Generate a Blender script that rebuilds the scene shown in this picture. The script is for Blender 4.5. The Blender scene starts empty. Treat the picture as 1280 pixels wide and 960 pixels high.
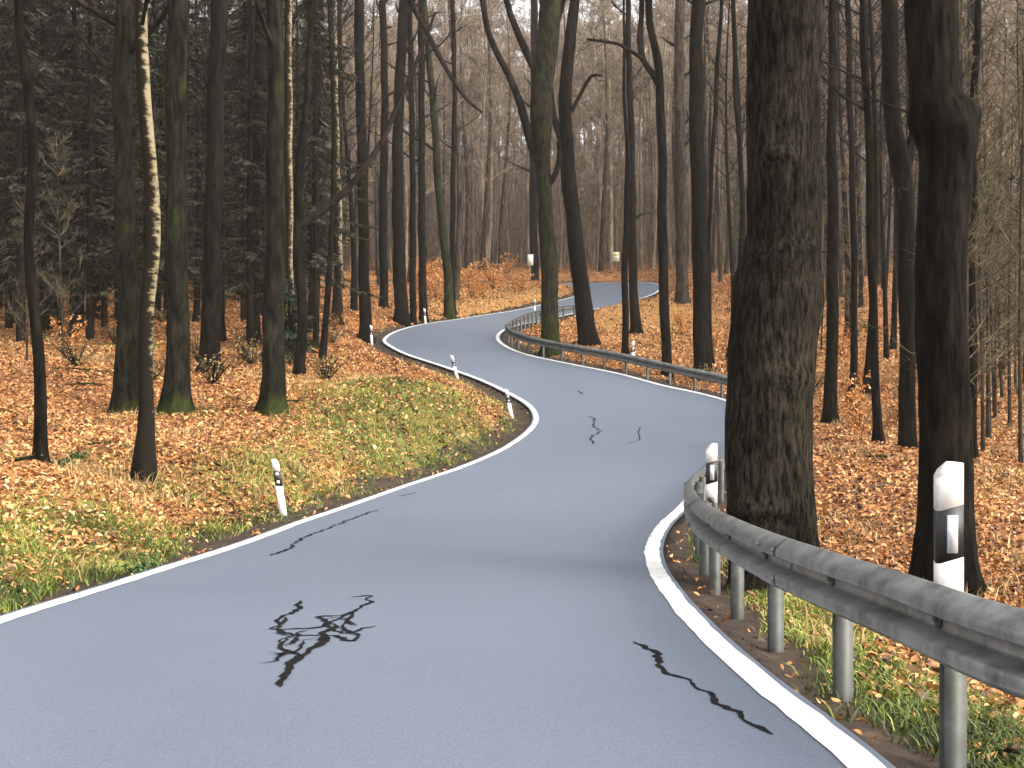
import bpy, math, random
import numpy as np
from mathutils import Vector, geometry
random.seed(7); RNG = np.random.default_rng(7)
R = math.radians
scene = bpy.context.scene
COL = scene.collection

# ------------------------------------------------------------------ camera
F = 1350.0            # focal length in pixels of a 1280 px wide picture
HY = 450.0            # horizon row
cam_d = bpy.data.cameras.new('camera'); cam = bpy.data.objects.new('camera', cam_d); COL.objects.link(cam)
cam_d.sensor_width = 36.0; cam_d.lens = 36.0 * F / 1280.0; cam_d.shift_y = -(480.0 - HY) / 1280.0
cam_d.clip_start = 0.05; cam_d.clip_end = 3000
cam.location = (0, 0, 0); cam.rotation_euler = (R(90), 0, 0)
scene.camera = cam

# ------------------------------------------------------------------ sky and sun (overcast)
SUN_EL, SUN_AZ = R(40), R(118)      # azimuth measured clockwise from +Y
w = bpy.data.worlds.new('World'); scene.world = w; w.use_nodes = True
nt = w.node_tree; nt.nodes.clear()
sky = nt.nodes.new('ShaderNodeTexSky'); sky.sky_type = 'NISHITA'; sky.sun_disc = False
sky.sun_elevation = SUN_EL; sky.sun_rotation = SUN_AZ; sky.dust_density = 4.0; sky.air_density = 1.0; sky.ozone_density = 1.5
hs = nt.nodes.new('ShaderNodeHueSaturation'); hs.inputs['Saturation'].default_value = 0.28
bg = nt.nodes.new('ShaderNodeBackground'); bg.inputs['Strength'].default_value = 0.15
wo = nt.nodes.new('ShaderNodeOutputWorld')
nt.links.new(sky.outputs[0], hs.inputs['Color']); tint = nt.nodes.new('ShaderNodeMix'); tint.data_type = 'RGBA'; tint.blend_type = 'MULTIPLY'; tint.inputs['Factor'].default_value = 1.0; tint.inputs[7].default_value = (1.0, 0.965, 0.91, 1)
nt.links.new(hs.outputs[0], tint.inputs[6]); nt.links.new(tint.outputs[2], bg.inputs['Color']); nt.links.new(bg.outputs[0], wo.inputs['Surface'])
sd_ = bpy.data.lights.new('sun', 'SUN'); sd_.energy = 0.8; sd_.angle = R(75); sd_.color = (1.0, 0.94, 0.86)
so = bpy.data.objects.new('sun', sd_); COL.objects.link(so)
sdir = Vector((math.sin(SUN_AZ)*math.cos(SUN_EL), math.cos(SUN_AZ)*math.cos(SUN_EL), math.sin(SUN_EL)))
so.rotation_euler = (-sdir).to_track_quat('-Z', 'Y').to_euler(); so.location = (0, -20, 40)
vs = scene.view_settings
scene.display_settings.display_device = 'sRGB'
vs.view_transform = 'Standard'; vs.look = 'None'; vs.gamma = 1.0; vs.exposure = 1.78; vs.use_curve_mapping = False

# ------------------------------------------------------------------ helpers
def smooth(a, b, x):
    t = np.clip((np.asarray(x, float) - a) / (b - a), 0, 1); return t*t*(3-2*t)

def catmull(P, step):
    P = [np.array(p, float) for p in P]
    P = [2*P[0]-P[1]] + P + [2*P[-1]-P[-2]]
    out = []
    for i in range(1, len(P)-2):
        a, b, c, d = P[i-1:i+3]
        n = max(2, int(np.linalg.norm(c-b)/step))
        for k in range(n):
            t = k/n
            out.append(0.5*((2*b)+(-a+c)*t+(2*a-5*b+4*c-d)*t*t+(-a+3*b-3*c+d)*t**3))
    out.append(P[-2]); return np.array(out)

def resample(P, step):
    L = np.r_[0, np.cumsum(np.linalg.norm(np.diff(P, axis=0), axis=1))]
    n = max(2, int(round(L[-1]/step))+1); s = np.linspace(0, L[-1], n)
    return np.stack([np.interp(s, L, P[:, k]) for k in range(P.shape[1])], 1)

def tag(o, label=None, cat=None, group=None, kind=None):
    if label: o['label'] = label
    if cat: o['category'] = cat
    if group: o['group'] = group
    if kind: o['kind'] = kind
    return o

def empty(name, loc, rz=0.0):
    o = bpy.data.objects.new(name, None); COL.objects.link(o); o.location = loc; o.rotation_euler = (0, 0, rz)
    o.empty_display_size = 0.2
    return o

class MB:
    """collects rings, cones and polygons, then links them as one mesh object"""
    def __init__(s): s.v = []; s.q = []; s.t = []; s.n = 0; s.attr = []
    def add(s, v, quads=None, tris=None, a=None):
        v = np.asarray(v, float).reshape(-1, 3)
        if quads is not None and len(quads): s.q.append(np.asarray(quads, int)+s.n)
        if tris is not None and len(tris): s.t.append(np.asarray(tris, int)+s.n)
        s.v.append(v); s.n += len(v)
        if a is not None: s.attr.append(np.broadcast_to(np.asarray(a, float), (len(v),)))
    def tube(s, P, rad, k=6, rough=0.0, cap=True, ang=0.0, lobes=None):
        P = np.asarray(P, float); n = len(P); rad = np.broadcast_to(np.asarray(rad, float), (n,))
        T = np.gradient(P, axis=0); T /= np.linalg.norm(T, axis=1)[:, None]+1e-9
        ref = np.array([0, 1.0, 0]) if abs(T[:, 1]).mean() < 0.8 else np.array([1.0, 0, 0])
        U = np.cross(T, ref); U /= np.linalg.norm(U, axis=1)[:, None]+1e-9
        V = np.cross(T, U)
        th = np.arange(k)*2*math.pi/k+ang
        rr = np.repeat(rad[:, None], k, 1)
        if rough: rr = rr*(1+rough*RNG.standard_normal((n, k)))
        if lobes is not None: rr = rr*lobes(th[None, :], P[:, 2][:, None])
        v = P[:, None, :]+rr[:, :, None]*(np.cos(th)[None, :, None]*U[:, None, :]+np.sin(th)[None, :, None]*V[:, None, :])
        i = np.arange(n-1)[:, None]*k; j = np.arange(k)[None, :]; j2 = (j+1) % k
        q = np.stack([i+j, i+j2, i+k+j2, i+k+j], -1).reshape(-1, 4)
        v = v.reshape(-1, 3); tr = []
        if cap:
            v = np.vstack([v, P[-1]+T[-1]*rad[-1]*0.5]); c = len(v)-1; b = (n-1)*k
            tr = [(b+a, b+(a+1) % k, c) for a in range(k)]
        s.add(v, q, tr)
    def cones(s, P, T, r, k=3):
        """many slender cones at once: base points, tips, base radii"""
        P = np.asarray(P); T = np.asarray(T); r = np.asarray(r); n = len(P)
        if not n: return
        D = T-P; D = D/(np.linalg.norm(D, axis=1)[:, None]+1e-9)
        ref = np.where(np.abs(D[:, 2:3]) < 0.8, np.array([[0, 0, 1.0]]), np.array([[1.0, 0, 0]]))
        U = np.cross(D, ref); U /= np.linalg.norm(U, axis=1)[:, None]+1e-9; V = np.cross(D, U)
        v = [P+r[:, None]*(math.cos(a)*U+math.sin(a)*V) for a in (0, 2.0944, 4.18879)]+[T]
        v = np.stack(v, 1).reshape(-1, 3); b = np.arange(n)[:, None]*4
        tr = np.concatenate([b+np.array([[0, 1, 3]]), b+np.array([[1, 2, 3]]), b+np.array([[2, 0, 3]])], 0)
        s.add(v, None, tr)
    def box(s, c, d, M=None):
        x, y, z = d[0]/2, d[1]/2, d[2]/2
        v = np.array([[-x,-y,-z],[x,-y,-z],[x,y,-z],[-x,y,-z],[-x,-y,z],[x,-y,z],[x,y,z],[-x,y,z]])
        if M is not None: v = v@np.array(M).T
        s.add(v+np.array(c), [(3,2,1,0),(4,5,6,7),(0,1,5,4),(1,2,6,5),(2,3,7,6),(3,0,4,7)])
    def prism(s, pts, z0, z1):
        """closed outline in plan; z0, z1 are functions of x or numbers"""
        n = len(pts); f0 = z0 if callable(z0) else (lambda x: z0); f1 = z1 if callable(z1) else (lambda x: z1)
        v = [(x, y, f0(x)) for x, y in pts]+[(x, y, f1(x)) for x, y in pts]
        q = [(i, (i+1) % n, n+(i+1) % n, n+i) for i in range(n)]
        tr = [(0, i+1, i) for i in range(1, n-1)]+[(n, n+i, n+i+1) for i in range(1, n-1)]
        s.add(v, q, tr)
    def mesh(s, name, mat, smooth_=True):
        v = np.vstack(s.v); me = bpy.data.meshes.new(name)
        q = np.vstack(s.q) if s.q else np.zeros((0, 4), int); t = np.vstack(s.t) if s.t else np.zeros((0, 3), int)
        me.vertices.add(len(v)); me.vertices.foreach_set('co', v.astype(np.float32).ravel())
        nl = q.size+t.size; me.loops.add(nl); me.loops.foreach_set('vertex_index', np.r_[q.ravel(), t.ravel()].astype(np.int32))
        me.polygons.add(len(q)+len(t))
        st = np.r_[np.arange(len(q))*4, len(q)*4+np.arange(len(t))*3].astype(np.int32)
        me.polygons.foreach_set('loop_start', st)
        me.polygons.foreach_set('loop_total', np.r_[np.full(len(q), 4), np.full(len(t), 3)].astype(np.int32))
        if smooth_: me.polygons.foreach_set('use_smooth', np.ones(len(q)+len(t), bool))
        me.update(calc_edges=True); me.validate()
        if s.attr:
            a = me.attributes.new('rnd', 'FLOAT', 'POINT'); a.data.foreach_set('value', np.concatenate(s.attr).astype(np.float32))
        me.materials.append(mat); return me
    def build(s, name, mat, parent=None, smooth_=True):
        o = bpy.data.objects.new(name, s.mesh(name, mat, smooth_)); COL.objects.link(o)
        if parent is not None: o.parent = parent
        return o

# value noise for shaping terrain (2-D)
_T = np.random.default_rng(3).random((256, 256))
def vnoise(x, y):
    x = np.asarray(x, float); y = np.asarray(y, float)
    xi = np.floor(x).astype(int); yi = np.floor(y).astype(int); fx = x-xi; fy = y-yi
    fx = fx*fx*(3-2*fx); fy = fy*fy*(3-2*fy); g = lambda a, b: _T[a & 255, b & 255]
    return (g(xi, yi)*(1-fx)+g(xi+1, yi)*fx)*(1-fy)+(g(xi, yi+1)*(1-fx)+g(xi+1, yi+1)*fx)*fy
def fbm(x, y, o=4):
    s = 0; a = 0.5
    for k in range(o): s = s+a*(vnoise(x*2**k+17*k, y*2**k+5*k)-0.5); a *= 0.5
    return s

# ------------------------------------------------------------------ materials
def mat(name):
    m = bpy.data.materials.new(name); m.use_nodes = True; n = m.node_tree; n.nodes.clear()
    out = n.nodes.new('ShaderNodeOutputMaterial'); b = n.nodes.new('ShaderNodeBsdfPrincipled'); n.links.new(b.outputs[0], out.inputs[0])
    return m, n, b
def node(n, t, **kw):
    x = n.nodes.new(t)
    for k, v in kw.items():
        if k.startswith('i_'): x.inputs[k[2:].replace('_', ' ')].default_value = v
        else: setattr(x, k, v)
    return x
def ramp(n, stops, interp='LINEAR'):
    r = n.nodes.new('ShaderNodeValToRGB'); r.color_ramp.interpolation = interp
    while len(r.color_ramp.elements) < len(stops): r.color_ramp.elements.new(0.5)
    for e, (p, c) in zip(r.color_ramp.elements, stops): e.position = p; e.color = (*c, 1)
    return r
def mapping(n, scale, rot=(0,0,0)):
    tc = n.nodes.new('ShaderNodeTexCoord'); mp = n.nodes.new('ShaderNodeMapping')
    mp.inputs['Scale'].default_value = scale; mp.inputs['Rotation'].default_value = rot
    n.links.new(tc.outputs['Object'], mp.inputs[0]); return mp
def mixc(n, fac, a, b, mode='MIX'):
    x = n.nodes.new('ShaderNodeMix'); x.data_type = 'RGBA'; x.blend_type = mode
    for s_, v in ((x.inputs['Factor'], fac), (x.inputs[6], a), (x.inputs[7], b)):
        if hasattr(v, 'is_linked'): n.links.new(v, s_)
        elif isinstance(v, (int, float)): s_.default_value = v
        else: s_.default_value = (*v, 1)
    return x.outputs[2]
def math_(n, op, a, b=0.0):
    x = n.nodes.new('ShaderNodeMath'); x.operation = op; x.use_clamp = False
    for s_, v in ((x.inputs[0], a), (x.inputs[1], b)):
        if hasattr(v, 'is_linked'): n.links.new(v, s_)
        else: s_.default_value = v
    return x.outputs[0]
def bump(n, b, h, strength, dist=0.02):
    x = n.nodes.new('ShaderNodeBump'); x.inputs['Strength'].default_value = strength; x.inputs['Distance'].default_value = dist
    n.links.new(h, x.inputs['Height']); n.links.new(x.outputs[0], b.inputs['Normal'])

def bark(name, dark, light, moss=0.0, mosscol=(0.024, 0.031, 0.009), zmoss=0.6, streak=6.0, bumpd=0.045, patch=0.35):
    m, n, b = mat(name)
    mp = mapping(n, (streak, streak, streak*0.22)); no = node(n, 'ShaderNodeTexNoise', i_Scale=1.6, i_Detail=7.0, i_Roughness=0.65)
    n.links.new(mp.outputs[0], no.inputs['Vector'])
    mp2 = mapping(n, (1, 1, 0.5)); n2 = node(n, 'ShaderNodeTexNoise', i_Scale=1.3, i_Detail=5.0, i_Roughness=0.6); n.links.new(mp2.outputs[0], n2.inputs['Vector'])
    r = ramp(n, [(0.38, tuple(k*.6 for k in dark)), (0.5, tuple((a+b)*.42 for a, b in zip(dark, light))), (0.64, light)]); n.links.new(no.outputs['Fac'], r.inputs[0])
    r2 = ramp(n, [(0.35, (1, 1, 1)), (0.6, tuple(1-patch for _ in range(3)))]); n.links.new(n2.outputs['Fac'], r2.inputs[0])
    c = mixc(n, 1.0, r.outputs[0], r2.outputs[0], 'MULTIPLY')
    if moss:
        tc = n.nodes.new('ShaderNodeTexCoord'); sp = n.nodes.new('ShaderNodeSeparateXYZ'); n.links.new(tc.outputs['Object'], sp.inputs[0])
        h = node(n, 'ShaderNodeMapRange', clamp=True); n.links.new(sp.outputs['Z'], h.inputs[0])
        h.inputs[1].default_value = 0.0; h.inputs[2].default_value = zmoss; h.inputs[3].default_value = 0.26; h.inputs[4].default_value = 0.0
        n3 = node(n, 'ShaderNodeTexNoise', i_Scale=2.2, i_Detail=6.0, i_Roughness=0.7); n.links.new(mp2.outputs[0], n3.inputs['Vector'])
        s1 = math_(n, 'ADD', n3.outputs['Fac'], h.outputs[0]); s2 = math_(n, 'ADD', s1, moss*0.2)
        r3 = ramp(n, [(0.58, (0, 0, 0)), (0.72, (1, 1, 1))]); n.links.new(s2, r3.inputs[0])
        mv = ramp(n, [(0.3, tuple(k*0.5 for k in mosscol)), (0.7, tuple(k*1.5 for k in mosscol))]); n.links.new(no.outputs['Fac'], mv.inputs[0])
        c = mixc(n, r3.outputs[0], c, mv.outputs[0])
    n.links.new(c, b.inputs['Base Color']); b.inputs['Roughness'].default_value = 0.95; b.inputs['Specular IOR Level'].default_value = 0.05
    bump(n, b, no.outputs['Fac'], 1.0, bumpd)
    return m

M = {}
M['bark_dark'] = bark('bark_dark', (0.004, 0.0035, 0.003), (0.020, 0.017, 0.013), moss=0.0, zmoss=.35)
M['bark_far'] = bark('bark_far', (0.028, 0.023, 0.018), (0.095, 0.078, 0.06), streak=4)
M['bark_spruce'] = bark('bark_spruce', (0.008, 0.007, 0.005), (0.028, 0.024, 0.018), moss=0.0, zmoss=.35)
M['bark_moss'] = bark('bark_moss', (0.014, 0.013, 0.009), (0.045, 0.042, 0.028), moss=0.4, zmoss=2.0)
M['bark_grey'] = bark('bark_grey', (0.007, 0.007, 0.005), (0.030, 0.029, 0.021), moss=0.15, zmoss=.45)
M['bark_old'] = bark('bark_old', (0.008, 0.0075, 0.0055), (0.058, 0.051, 0.037), moss=0.0, zmoss=.9, streak=17, bumpd=0.06, patch=0.6)
M['twig'] = bark('twig', (0.075, 0.06, 0.047), (0.17, 0.138, 0.108), streak=2, bumpd=0.0)
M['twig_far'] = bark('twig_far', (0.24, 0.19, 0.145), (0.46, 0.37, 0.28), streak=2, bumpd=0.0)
M['twig_dark'] = bark('twig_dark', (0.010, 0.0085, 0.007), (0.040, 0.033, 0.026), streak=3, bumpd=0.0)
M['twig_young'] = bark('twig_young', (0.07, 0.06, 0.038), (0.19, 0.165, 0.11), streak=2, bumpd=0.0)

def birch():
    m, n, b = mat('birch_bark')
    mp = mapping(n, (3.0, 3.0, 8)); no = node(n, 'ShaderNodeTexNoise', i_Scale=1.6, i_Detail=6.0, i_Roughness=0.65); n.links.new(mp.outputs[0], no.inputs['Vector'])
    mp2 = mapping(n, (2.5, 2.5, 1.6)); n2 = node(n, 'ShaderNodeTexNoise', i_Scale=1.5, i_Detail=4.0); n.links.new(mp2.outputs[0], n2.inputs['Vector'])
    tc = n.nodes.new('ShaderNodeTexCoord'); sp = n.nodes.new('ShaderNodeSeparateXYZ'); n.links.new(tc.outputs['Object'], sp.inputs[0])
    h = node(n, 'ShaderNodeMapRange', clamp=True); n.links.new(sp.outputs['Z'], h.inputs[0])
    h.inputs[1].default_value = 0.4; h.inputs[2].default_value = 3.4; h.inputs[3].default_value = 0.28; h.inputs[4].default_value = 0.0
    # shade on the stem's left side is painted into the bark colour
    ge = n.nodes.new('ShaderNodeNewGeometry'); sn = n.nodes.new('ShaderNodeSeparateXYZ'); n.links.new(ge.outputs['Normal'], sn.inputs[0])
    side_shade = math_(n, 'MULTIPLY', math_(n, 'ADD', sn.outputs['X'], -0.42), -0.26)
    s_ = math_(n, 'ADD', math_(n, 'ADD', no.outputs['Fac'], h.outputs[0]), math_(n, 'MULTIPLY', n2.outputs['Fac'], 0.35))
    s2 = math_(n, 'ADD', s_, side_shade)
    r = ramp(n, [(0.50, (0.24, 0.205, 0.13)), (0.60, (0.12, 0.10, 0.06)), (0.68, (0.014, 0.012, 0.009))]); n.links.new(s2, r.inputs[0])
    n.links.new(r.outputs[0], b.inputs['Base Color']); b.inputs['Roughness'].default_value = 0.95; b.inputs['Specular IOR Level'].default_value = 0.05
    bump(n, b, no.outputs['Fac'], 0.7, 0.02); return m
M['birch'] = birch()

def leafmat(name, stops, trans=0.25):
    m, n, b = mat(name)
    a = node(n, 'ShaderNodeAttribute', attribute_name='rnd'); r = ramp(n, stops); n.links.new(a.outputs['Fac'], r.inputs[0])
    n.links.new(r.outputs[0], b.inputs['Base Color']); b.inputs['Roughness'].default_value = 0.55; b.inputs['Specular IOR Level'].default_value = 0.35
    return m
M['litter'] = leafmat('litter', [(0, (0.022, 0.012, 0.007)), (0.2, (0.11, 0.05, 0.022)), (0.42, (0.40, 0.175, 0.06)), (0.66, (0.60, 0.30, 0.11)), (0.9, (0.64, 0.40, 0.18)), (1, (0.70, 0.54, 0.33))])
M['beech_leaf'] = leafmat('beech_leaf', [(0, (0.34, 0.12, 0.03)), (0.5, (0.66, 0.29, 0.08)), (1, (0.80, 0.50, 0.2))])
M['grass'] = leafmat('grass', [(0, (0.025, 0.042, 0.008)), (0.35, (0.10, 0.14, 0.022)), (0.7, (0.24, 0.28, 0.045)), (1, (0.44, 0.40, 0.12))])
M['dry_grass'] = leafmat('dry_grass', [(0, (0.12, 0.09, 0.03)), (0.5, (0.34, 0.23, 0.09)), (1, (0.52, 0.38, 0.18))])
M['needle'] = leafmat('needle', [(0, (0.008, 0.010, 0.005)), (0.6, (0.022, 0.027, 0.013)), (1, (0.06, 0.058, 0.03))])
M['fir_green'] = leafmat('fir_green', [(0, (0.006, 0.016, 0.008)), (0.6, (0.016, 0.04, 0.018)), (1, (0.04, 0.07, 0.03))])
M['weed'] = leafmat('weed', [(0, (0.02, 0.05, 0.015)), (0.6, (0.06, 0.13, 0.03)), (1, (0.14, 0.22, 0.05))])

def ground_mat():
    m, n, b = mat('forest_floor')
    mp = mapping(n, (1, 1, 1))
    vo = node(n, 'ShaderNodeTexVoronoi', i_Scale=13.0, i_Randomness=1.0); n.links.new(mp.outputs[0], vo.inputs['Vector'])
    sep = n.nodes.new('ShaderNodeSeparateColor'); n.links.new(vo.outputs['Color'], sep.inputs[0])
    no = node(n, 'ShaderNodeTexNoise', i_Scale=0.8, i_Detail=8.0, i_Roughness=0.7); n.links.new(mp.outputs[0], no.inputs['Vector'])
    nb = node(n, 'ShaderNodeTexNoise', i_Scale=3.5, i_Detail=6.0, i_Roughness=0.7); n.links.new(mp.outputs[0], nb.inputs['Vector'])
    mx = math_(n, 'ADD', math_(n, 'MULTIPLY', sep.outputs[0], 0.5), math_(n, 'MULTIPLY', no.outputs['Fac'], 0.5))
    lit = ramp(n, [(0.2, (0.04, 0.018, 0.009)), (0.4, (0.17, 0.07, 0.028)), (0.55, (0.38, 0.165, 0.06)), (0.75, (0.50, 0.25, 0.09)), (0.9, (0.58, 0.38, 0.18))])
    n.links.new(mx, lit.inputs[0])
    gr = ramp(n, [(0.3, (0.03, 0.035, 0.009)), (0.5, (0.11, 0.115, 0.026)), (0.7, (0.22, 0.20, 0.06))]); n.links.new(nb.outputs['Fac'], gr.inputs[0])
    so_ = ramp(n, [(0.3, (0.022, 0.015, 0.011)), (0.6, (0.06, 0.042, 0.03)), (0.75, (0.10, 0.075, 0.05))]); n.links.new(nb.outputs['Fac'], so_.inputs[0])
    ag = node(n, 'ShaderNodeAttribute', attribute_name='grass'); as_ = node(n, 'ShaderNodeAttribute', attribute_name='soil'); ap = node(n, 'ShaderNodeAttribute', attribute_name='pale')
    dry = ramp(n, [(0.3, (0.17, 0.09, 0.03)), (0.55, (0.40, 0.215, 0.07)), (0.75, (0.52, 0.31, 0.11))]); n.links.new(nb.outputs['Fac'], dry.inputs[0])
    def brk(a):
        s = math_(n, 'ADD', a, math_(n, 'MULTIPLY', math_(n, 'SUBTRACT', nb.outputs['Fac'], 0.5), 1.6))
        r = ramp(n, [(0.42, (0, 0, 0)), (0.6, (1, 1, 1))]); n.links.new(s, r.inputs[0]); return r.outputs[0]
    c = mixc(n, brk(ap.outputs['Fac']), lit.outputs[0], dry.outputs[0])
    c = mixc(n, brk(ag.outputs['Fac']), c, gr.outputs[0])
    c = mixc(n, brk(as_.outputs['Fac']), c, so_.outputs[0])
    n.links.new(c, b.inputs['Base Color']); b.inputs['Roughness'].default_value = 0.85; b.inputs['Specular IOR Level'].default_value = 0.25
    hh = math_(n, 'ADD', math_(n, 'MULTIPLY', nb.outputs['Fac'], 1.0), math_(n, 'MULTIPLY', sep.outputs[1], 0.45))
    bump(n, b, hh, 1.0, 0.07); return m
M['ground'] = ground_mat()

def asphalt():
    m, n, b = mat('asphalt')
    mp = mapping(n, (1, 1, 1))
    a = node(n, 'ShaderNodeTexNoise', i_Scale=70.0, i_Detail=5.0, i_Roughness=0.7); n.links.new(mp.outputs[0], a.inputs['Vector'])
    c = node(n, 'ShaderNodeTexNoise', i_Scale=0.45, i_Detail=6.0, i_Roughness=0.6); n.links.new(mp.outputs[0], c.inputs['Vector'])
    r1 = ramp(n, [(0.3, (0.112, 0.138, 0.182)), (0.7, (0.124, 0.151, 0.197))]); n.links.new(c.outputs['Fac'], r1.inputs[0])
    r2 = ramp(n, [(0.35, (0.76, 0.76, 0.76)), (0.65, (1.22, 1.22, 1.22))]); n.links.new(a.outputs['Fac'], r2.inputs[0])
    n.links.new(mixc(n, 1.0, r1.outputs[0], r2.outputs[0], 'MULTIPLY'), b.inputs['Base Color'])
    rr = node(n, 'ShaderNodeMapRange'); n.links.new(c.outputs['Fac'], rr.inputs[0]); rr.inputs[3].default_value = 0.50; rr.inputs[4].default_value = 0.58
    n.links.new(rr.outputs[0], b.inputs['Roughness']); b.inputs['Specular IOR Level'].default_value = 0.5
    bump(n, b, a.outputs['Fac'], 0.35, 0.004); return m
M['asphalt'] = asphalt()

def worn(name, base, dirt, rough=0.6, sc=9.0, lo=0.52, hi=0.72, metallic=0.0, stretch=1.0):
    m, n, b = mat(name); mp = mapping(n, (1, 1, stretch)); a = node(n, 'ShaderNodeTexNoise', i_Scale=sc, i_Detail=8.0, i_Roughness=0.7); n.links.new(mp.outputs[0], a.inputs['Vector'])
    r = ramp(n, [(lo, base), (hi, dirt)]); n.links.new(a.outputs['Fac'], r.inputs[0]); n.links.new(r.outputs[0], b.inputs['Base Color'])
    b.inputs['Roughness'].default_value = rough; b.inputs['Metallic'].default_value = metallic; return m
M['paint'] = worn('road_paint', (0.78, 0.78, 0.76), (0.34, 0.35, 0.36), 0.55, 16, 0.52, 0.72)
M['plastic'] = worn('white_plastic', (0.78, 0.78, 0.75), (0.30, 0.27, 0.20), 0.45, 9, 0.5, 0.78)
M['black'] = worn('black_plastic', (0.012, 0.012, 0.014), (0.04, 0.04, 0.04), 0.45, 9)
M['reflector'] = worn('reflector', (0.62, 0.66, 0.72), (0.5, 0.52, 0.58), 0.18, 30, metallic=0.3)
M['zinc'] = worn('galvanised_steel', (0.24, 0.25, 0.25), (0.05, 0.052, 0.046), 0.42, 6.0, 0.42, 0.72, metallic=0.5, stretch=0.5)
M['zinc_post'] = worn('weathered_post_steel', (0.095, 0.10, 0.095), (0.03, 0.034, 0.024), 0.55, 5.0, 0.42, 0.7, metallic=0.35)
M['tar'] = worn('tar', (0.004, 0.004, 0.004), (0.012, 0.012, 0.012), 0.8, 12, 0.4, 0.8)
M['tar'].node_tree.nodes['Principled BSDF'].inputs['Specular IOR Level'].default_value = 0.12
M['sign_face'] = worn('sign_face', (0.80, 0.80, 0.70), (0.66, 0.66, 0.52), 0.45, 3)
M['sign_yellow'] = worn('sign_yellow', (0.80, 0.74, 0.30), (0.7, 0.62, 0.3), 0.45, 3)

# ------------------------------------------------------------------ road profile: height as a function of distance
KY = np.array([-60, -20, 0, 8, 13, 16, 18, 21, 25, 30, 34.6, 41, 46, 52, 60, 66, 75, 85, 98, 108, 118, 140, 200, 260, 340, 900.])
KZ = np.array([2.57, -0.1, -1.43, -1.963, -2.285, -2.46, -2.555, -2.61, -2.54, -2.2, -1.79, -0.75, 0.05, 0.95, 1.84, 2.38, 3.44, 4.85, 6.6, 7.84, 9.0, 12.4, 27, 44, 64, 75.])
_dz = np.gradient(KZ, KY)
def Zr(y):
    y = np.asarray(y, float); i = np.clip(np.searchsorted(KY, y)-1, 0, len(KY)-2)
    h = KY[i+1]-KY[i]; t = (y-KY[i])/h
    return (2*t**3-3*t**2+1)*KZ[i]+(t**3-2*t**2+t)*h*_dz[i]+(-2*t**3+3*t**2)*KZ[i+1]+(t**3-t**2)*h*_dz[i+1]
_Ys = np.linspace(3.2, 125, 6000)
def onroad(px, py, up=0.0):
    """the spot where the line of sight through a picture point meets the road surface (or a height above it)"""
    rows = HY-F*(Zr(_Ys)+up)/_Ys
    rows = np.minimum.accumulate(rows)
    y = float(np.interp(-py, -rows, _Ys)); return ((px-640)*y/F, y)

RIGHT = [(1080,960),(1010,905),(935,845),(872,785),(830,733),(815,700),(817,680),(832,655),(865,622),(890,590),(908,566),(930,543),(938,524),(930,511),(914,503),(870,491),(825,482),(775,468),(710,455),(655,443),(628,431),(622,421),(632,412),(657,405),(700,396),(742,387),(775,381),(800,374),(820,366),(826,358.5),(817,354),(800,352.5),(770,353),(735,354),(690,354)]
LEFT = [(0,779),(100,748),(200,715),(300,683),(400,646),(500,611),(580,584),(630,562),(660,541),(671,524),(663,508),(640,494),(600,475),(550,457),(510,444),(486,432),(481,424),(500,413),(540,404),(600,395),(640,389),(690,378),(718,371),(733,365),(730,361),(700,358.7)]
def edge(P, pre):
    w_ = [np.array(onroad(*p)) for p in P]
    return catmull([np.array(p) for p in pre]+w_, 0.25)
EL = edge(LEFT, [(-4.6, -40), (-4.1, -15), (-3.95, -3), (-3.85, 3)])
ER = edge(RIGHT, [(3.4, -40), (2.0, -15), (1.55, -5), (1.42, 0)])
# beyond the far bend both edges run off to the left behind the bank
dl = np.array([[-6, 99.2], [-20, 101.5], [-45, 108]]); 
EL = np.vstack([EL, catmull([EL[-1]]+list(dl), 0.5)[1:]])
dr = np.array([[-6, 106.0], [-20, 108], [-45, 114.5]]); ER = np.vstack([ER, catmull([ER[-1]]+list(dr), 0.5)[1:]])
def offset(C, d):
    T = np.gradient(C, axis=0); T /= np.linalg.norm(T, axis=1)[:, None]+1e-9
    return C+d*np.stack([-T[:, 1], T[:, 0]], 1)       # positive d = to the left of travel
EL = resample(EL, 0.25); ER = resample(ER, 0.25)
for _ in range(10):
    for E_ in (EL, ER): E_[1:-1] = 0.25*E_[:-2]+0.5*E_[1:-1]+0.25*E_[2:]
OL = offset(EL, 0.13); OR = offset(ER, -0.13)          # asphalt runs a hand beyond the painted line
POLY = np.vstack([OL, OR[::-1]])

def signed(x, y):
    """distance to the asphalt edge, negative on the asphalt"""
    x = np.asarray(x, float).ravel(); y = np.asarray(y, float).ravel()
    B = np.vstack([OL[::2], OR[::2]]); d = np.full(len(x), 1e9)
    near = (np.abs(x) < 60) & (y < 140)
    idx = np.where(near)[0]
    for k in range(0, len(idx), 20000):
        ii = idx[k:k+20000]
        d[ii] = np.sqrt(((x[ii][:, None]-B[None, :, 0])**2+(y[ii][:, None]-B[None, :, 1])**2).min(1))
    d[~near] = np.hypot(np.maximum(np.abs(x[~near])-5, 0), 0)
    ins = np.zeros(len(x), bool); Q = POLY
    for a in range(len(Q)):
        x0, y0 = Q[a]; x1, y1 = Q[(a+1) % len(Q)]
        if y0 == y1: continue
        c = ((y0 > y) != (y1 > y)) & (x < (x1-x0)*(y-y0)/(y1-y0)+x0); ins ^= c
    return np.where(ins, -d, d)

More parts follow.
